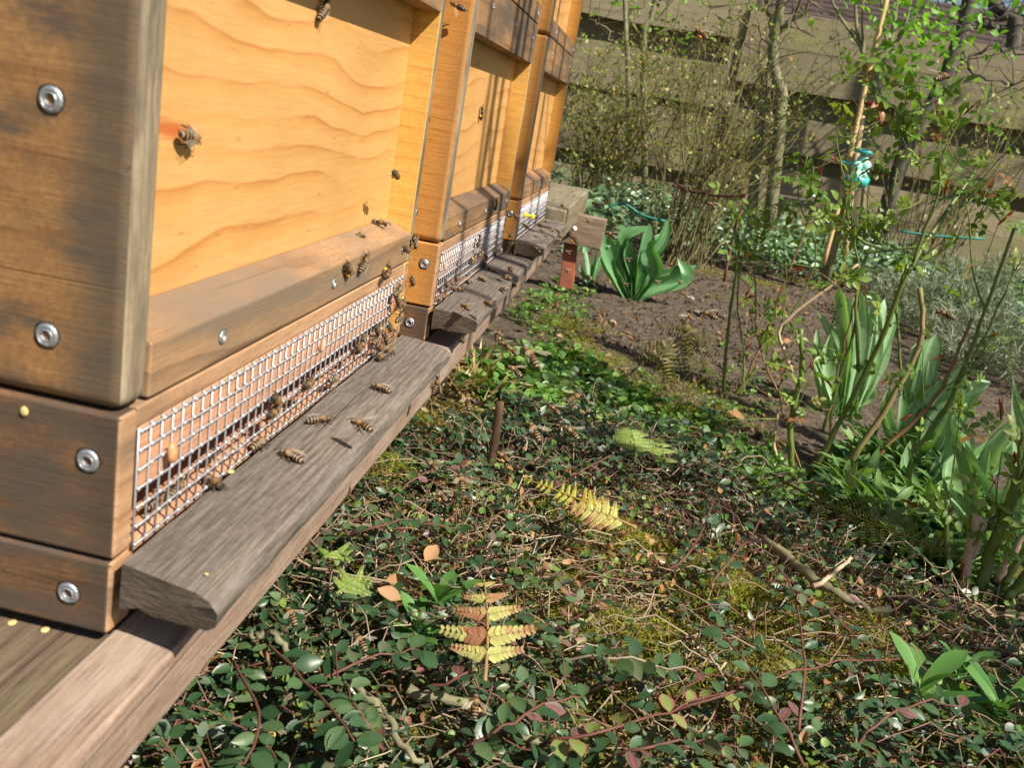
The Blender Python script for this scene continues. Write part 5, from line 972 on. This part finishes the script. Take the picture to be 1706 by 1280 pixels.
WINGS = {k: [wing_mesh(k, -1), wing_mesh(k, 1)] for k in ('walk', 'fly')}
def pol_mesh(mat):
    pr = [(max(1e-4, math.sin(a)), -math.cos(a)) for a in np.linspace(0, PI, 6)]; mb = lathe(pr, 8); mb.V = [v * np.array([.95, .95, 1.45]) * mmv for v in mb.V]; return mb.build('pollen_load', mat, link=False)
POL = {'y': pol_mesh(M['pollen']), 'o': pol_mesh(M['pollen_orange'])}
def bee(f, n, p, kind, label, pol=None, s=1.0, detail=True):
    e = D.objects.new('honey_bee', None); COL.objects.link(e); e.empty_display_size = .005
    e.matrix_world = basis(f, n, p, s * BS); tag(e, label, 'bee', 'honey bees around the hive entrances')
    inst('body', BODY, e)
    for s_ in (0, 1): inst('wing', WINGS[kind][s_], e)
    for lg in LEGS[kind]: inst('leg', lg, e)
    for s_ in (-1, 1): inst('eye', EYE, e, (s_ * 1.55 * mmv, 5.3 * mmv, -.15 * mmv))
    if pol:
        for s_ in (-1, 1): inst('pollen_load', POL[pol], e, mat4=basis((0, .4, 1), (0, 1, 0), (s_ * (2.9 if kind == 'walk' else 2.5) * mmv, -1.9 * mmv, (-.7 if kind == 'walk' else -2.2) * mmv)))
    return e
BS = 1.12
ZB = -.0622
def surf_bee(hx, hy, tx, ty, ax, val, nrm, label, pol=None, kind='walk', lift=.0027, s=1.0):
    h = hit(hx, hy, ax, val); t = hit(tx, ty, ax, val); f = h - t; nrm = np.asarray(nrm, float); f = f - nrm * (f @ nrm)
    c = hit((hx + tx) / 2, (hy + ty) / 2, ax, val + nrm[ax] * lift)
    return bee(f, nrm, c, kind, label, pol, s)
def air_bee(hx, hy, tx, ty, label, pol=None, k=.85, away=1, Y=None, s=1.0, kind='fly', up=(0, 0, 1)):
    L = .0150 * BS * s; px = math.hypot(hx - tx, hy - ty); d = F * L * k / px
    if Y is not None: d = Y
    c = CAM + ray((hx + tx) / 2, (hy + ty) / 2) * d
    lat = ((hx - tx) * RC[0] + (hy - ty) * RC[1]) / px; fwd = RC[2] * away
    f = lat * k + fwd * math.sqrt(max(0, 1 - k * k)); return bee(f, np.asarray(up, float), c, kind, label, pol, s)
X_, Z_, NY = (1, 0, 0), (0, 0, 1), (0, -1, 0)
y2 = HY[1]; y3 = HY[2]
S = surf_bee
# hive 1 panel, rail and corner
S(547, 2, 534, 30, 0, -.0205, X_, 'bee climbing the nearest pine panel just under the top rail')
S(334, 234, 302, 223, 0, -.0205, X_, 'bee on the nearest pine panel beside the dark stained corner and red streak', lift=.004)
S(651, 280, 670, 303, 0, .0, X_, 'bee hovering before the right end of the nearest pine panel', kind='fly')
S(750, 3, 776, 16, 1, y2, NY, 'bee hovering before the orange side of the middle hive at the top', kind='fly', lift=.012)
S(804, 178, 802, 199, 0, -.0205, X_, 'pollen laden bee on the striped shady panel of the middle hive', 'y')
S(641, 372, 617, 368, 2, .031, Z_, 'highest bee on the bottom rail at the foot of the nearest pine panel')
S(613, 385, 586, 399, 2, .027, Z_, 'bee walking on the front edge of the nearest bottom rail')
S(577, 437, 588, 461, 0, .0004, X_, 'bee with yellow pollen facing up on the nearest bottom rail', 'y')
S(613, 424, 602, 453, 0, .0004, X_, 'bee facing up beside the pollen carrier on the nearest bottom rail')
S(636, 471, 656, 442, 0, .002, X_, 'yellow dusted bee heading down above the wire mesh', 'y', kind='fly')
S(667, 408, 690, 424, 0, .012, X_, 'bee hovering close before the right end of the nearest bottom rail', kind='fly')
S(694, 417, 690, 392, 0, .001, X_, 'dark bee head down on the corner strip between nearest and middle hives')
S(684, 460, 691, 479, 0, .002, X_, 'bee on the corner just right of the wire mesh end')
# cluster at the right end of the nearest mesh
for (a, b, c, d, l, pz) in ((668, 478, 660, 491, 'topmost bee in the cluster at the right end of the nearest mesh', None), (660, 494, 667, 509, 'second bee from the top in the cluster on the nearest mesh', None), (664, 516, 677, 493, 'bright yellow pollen bee in the cluster on the nearest mesh', 'y'), (671, 521, 662, 536, 'bee just below the yellow pollen bee on the nearest mesh', None), (625, 540, 634, 561, 'fuzzy bee left in the cluster with its head up on the nearest mesh', None), (645, 540, 657, 554, 'bee in the middle of the cluster on the nearest mesh', None), (635, 555, 623, 574, 'striped bee in the heart of the cluster, abdomen to the left', None), (599, 582, 609, 560, 'striped dark bee head down left of the mesh cluster', None), (592, 572, 603, 590, 'bee half hidden behind the wires left of the cluster', None), (641, 556, 646, 576, 'bee in the cluster above the landing board edge', None), (659, 552, 651, 569, 'rightmost bee in the cluster above the landing board', None), (627, 571, 639, 586, 'lower bee of the cluster touching the landing board', None)):
    S(a, b, c, d, 0, .003, X_, l, pz, lift=.002 + .0035 * rng.random())
S(626, 601, 646, 588, 2, ZB, Z_, 'bee at the far end of the near landing board below the cluster'); S(643, 592, 655, 578, 2, ZB, Z_, 'bee at the far end of the near landing board, right one of the pair')
# behind the nearest mesh and on the board
S(364, 807, 345, 795, 2, ZB, Z_, 'bee squeezing out under the wire mesh onto the landing board'); S(438, 734, 424, 743, 2, ZB, Z_, 'bee emerging at the foot of the mesh midway along the near board')
for (a, b, c, d, l) in ((268, 826, 252, 842, 'bee inside the entrance behind the nearest end of the mesh'), (270, 848, 255, 862, 'lowest bee inside the entrance at the nearest mesh corner'), (300, 806, 288, 822, 'bee inside the entrance right of the corner pair'), (362, 750, 350, 762, 'bee inside the entrance above the squeezing bee'), (488, 676, 478, 684, 'bee behind the wires right of the fuzzy pair'), (530, 626, 517, 636, 'bee behind the wires left of the striped one')):
    S(a, b, c, d, 0, -.0065, X_, l, lift=0.0, s=.9)
S(449, 695, 466, 675, 0, .002, X_, 'fuzzy tan bee head down on the mesh midway along the board'); S(458, 662, 468, 676, 0, .003, X_, 'bee just above the fuzzy tan one on the mesh'); S(507, 646, 524, 633, 0, .002, X_, 'bee head down on the mesh left of the boldly striped one'); S(566, 629, 547, 636, 0, .003, X_, 'boldly striped bee on the lower mesh above the near board')
S(463, 748, 508, 769, 2, ZB, Z_, 'large bee walking on the near landing board, closest to the camera', s=1.06); S(553, 697, 511, 700, 2, ZB, Z_, 'bee walking right along the near landing board beside the mesh'); S(586, 700, 619, 715, 2, -.046, Z_, 'hovering bee with its shadow on the near landing board', kind='fly', lift=0); S(616, 640, 653, 652, 2, ZB, Z_, 'bee on the far half of the near landing board')
S(730, 628, 723, 655, 0, .045, X_, 'bee hovering before the near board end and pink rail', kind='fly', lift=.004)
# hive 2 mesh and board
for (a, b, c, d, l, pz) in ((800, 393, 797, 410, 'bee alone high on the middle hive mesh', None), (793, 421, 787, 441, 'yellow pollen bee on the middle hive mesh', 'y'), (806, 414, 798, 430, 'shaded bee on the middle mesh right of the pollen bee', None), (813, 425, 806, 440, 'shaded bee low on the middle mesh', None), (803, 434, 812, 446, 'lowest shaded bee on the middle mesh', None), (757, 455, 764, 472, 'bee on the middle mesh above the near end of its board', None), (741, 470, 748, 479, 'bee at the near lower corner of the middle mesh', None), (746, 486, 738, 497, 'striped bee at the nearest foot of the middle mesh', None)):
    S(a, b, c, d, 0, .003, X_, l, pz, lift=.002 + .003 * rng.random())
for (a, b, c, d, l, pz) in ((815, 419, 831, 428, 'dark bee at the far end of the middle landing board', None), (811, 446, 831, 453, 'bee lying low on the shaded middle board', None), (768, 447, 787, 463, 'fuzzy orange bee on the middle board near the mesh', None), (781, 459, 782, 476, 'dark bee in the knot on the middle board', None), (795, 460, 812, 468, 'dark bee in the shade patch of the middle board', None), (773, 483, 751, 480, 'tan bee at the near end of the middle board against the mesh', None), (839, 457, 853, 466, 'bright yellow dusted bee near the front edge of the middle board', 'y'), (833, 472, 847, 488, 'dark bee over the front edge of the middle board', None)):
    S(a, b, c, d, 2, ZB, Z_, l, pz)
S(763, 503, 787, 518, 2, -.052, Z_, 'pale striped bee just above the near end of the middle board', 'o', kind='fly', lift=0); S(824, 511, 804, 500, 2, -.045, Z_, 'boldly striped bee hovering right of the middle board', kind='fly', lift=0); S(843, 440, 858, 456, 2, -.045, Z_, 'orange bee hovering over the far end of the middle board', kind='fly', lift=0)
S(856, 466, 860, 482, 0, .05, X_, 'dark bee hanging before the front edge of the middle board', kind='fly'); S(762, 557, 780, 578, 0, .035, X_, 'bee landing on the pink rail in the gap between the boards', kind='fly'); S(828, 332, 826, 350, 0, .001, X_, 'bee head up on the bottom rail of the middle hive')
S(845, 388, 857, 397, 0, .02, X_, 'bee hovering at the dark gap before the farthest hive', kind='fly')
# hive 3
for (a, b, c, d, l, k_) in ((855, 354, 867, 370, 'bee hovering left of the yellow push pin', .9), (868, 370, 885, 383, 'bee hovering just below the yellow push pin', .9), (888, 409, 902, 422, 'bee before the near end of the farthest landing board', .9)): air_bee(a, b, c, d, l, k=k_, Y=1.42)
for (a, b, c, d, l, pz) in ((899, 356, 892, 365, 'bee right beside the yellow push pin', None), (894, 370, 906, 379, 'dark bee leftmost in the knot on the farthest board', None), (906, 362, 914, 375, 'dark bee highest in the knot on the farthest board', None), (897, 379, 909, 388, 'dark bee lowest in the knot on the farthest board', None), (915, 379, 926, 387, 'yellow speckled bee at the right of the knot on the farthest board', 'y'), (927, 387, 942, 401, 'shadowed bee at the front edge of the farthest board', None)): S(a, b, c, d, 2, -.052, Z_, l, pz)
air_bee(944, 384, 967, 409, 'bright orange bee with a big pollen load before the brown crossplank', 'o', k=.9, Y=1.05)
S(929, 334, 944, 350, 2, -.018, Z_, 'dark bee flying over the olive timber with its shadow below', kind='fly', lift=0)
for (a, b, c, d, l, pz, y) in ((976, 360, 985, 376, 'small bee before the brown crossplank', None, 2.1), (983, 332, 1005, 351, 'striped bee flying right of the end of the olive timber', None, 1.15), (1005, 381, 1031, 401, 'striped bee flying right of the brown crossplank', None, 1.0), (916, 413, 924, 421, 'small bee below the front edge of the farthest board', None, 1.9), (941, 416, 950, 424, 'tiny bee before the shaded top of the red leg', None, 2.0), (940, 444, 949, 457, 'dark bee before the brick red leg', None, 1.9)): air_bee(a, b, c, d, l, pz, Y=y)
# flying over the garden
for (a, b, c, d, l, pz, y) in (
    (831, 570, 850, 578, 'brown bee over the dry grass beside the boards', None, .95), (833, 548, 826, 568, 'yellow pollen bee over the dry grass', 'y', 1.0), (845, 578, 861, 590, 'striped bee over the edge of the dry grass', None, .9), (874, 577, 896, 610, 'large blurred bee flying over the green weeds', None, .50), (846, 609, 869, 626, 'bee flying left over the green weeds', None, .72), (970, 657, 945, 668, 'bee heading right over the weeds', None, .72), (883, 704, 899, 733, 'bee flying up above the bright rosette', None, .60), (941, 711, 963, 729, 'tilted bee right of the one above the rosette', None, .68), (916, 676, 931, 688, 'faint dark bee among the weeds', None, .9), (778, 655, 782, 683, 'yellow dusted bee before the dry grass and rail', 'y', .75), (1126, 302, 1149, 323, 'bee at the left end of the rusty hoop', None, 1.0), (1176, 332, 1195, 351, 'bee just below the rusty hoop', None, 1.15), (1114, 365, 1122, 373, 'distant dark bee in the twiggy shrub', None, 2.2), (1090, 465, 1098, 475, 'small brown bee before the large tulip leaf', None, 1.9), (1133, 485, 1145, 496, 'yellow pollen bee right of the large tulip', 'y', 1.6), (1158, 521, 1138, 542, 'brown bee flying right over the bare soil', None, .95), (1164, 517, 1196, 531, 'striped bee flying left over the bare soil', None, .75), (1196, 524, 1210, 533, 'small bee close behind the striped one over the soil', None, 1.5), (766, 789, 772, 817, 'bee flying up left of the brown stick', None, .68), (726, 818, 744, 832, 'yellow dusted bee left of the brown stick foot', 'y', .8), (831, 756, 845, 765, 'yellow bee right of the brown stick', 'y', .85), (714, 769, 726, 779, 'brown bee over the mossy edge under the board', None, .85), (1559, 515, 1591, 532, 'bee flying left before the lavender', None, .75), (1589, 121, 1549, 134, 'bee in side view before the fence at the upper right', None, .62), (1157, 40, 1182, 71, 'bee with orange pollen high before the fence', 'o', .78), (1230, 197, 1241, 205, 'small dark bee before the twiggy shrub', None, 1.7), (1262, 386, 1272, 394, 'small striped bee behind the slim rose', None, 1.7), (1098, 593, 1106, 609, 'bee beside the dark fern skeleton', None, 1.2), (1031, 612, 1043, 622, 'bee low over the soil left of the fern skeleton', None, 1.3), (793, 1159, 791, 1192, 'bee with yellow pollen over the bottom of the cotoneaster', 'y', .58), (447, 1202, 452, 1232, 'dark bee with yellow pollen at the lower left of the cotoneaster', 'y', .55), (594, 1062, 608, 1078, 'fuzzy bee on the cotoneaster below the board end', None, .62), (479, 1018, 492, 1034, 'dull bee low beside the pink rail', None, .62), (1037, 470, 1047, 479, 'small bee at the foot of the large tulip', None, 1.9), (1041, 428, 1049, 436, 'small orange bee on the upper tulip leaves', None, 1.95), (1128, 466, 1136, 474, 'tiny bee over the tip of the drooping tulip leaf', None, 2.2)):
    air_bee(a, b, c, d, l, pz, Y=y)
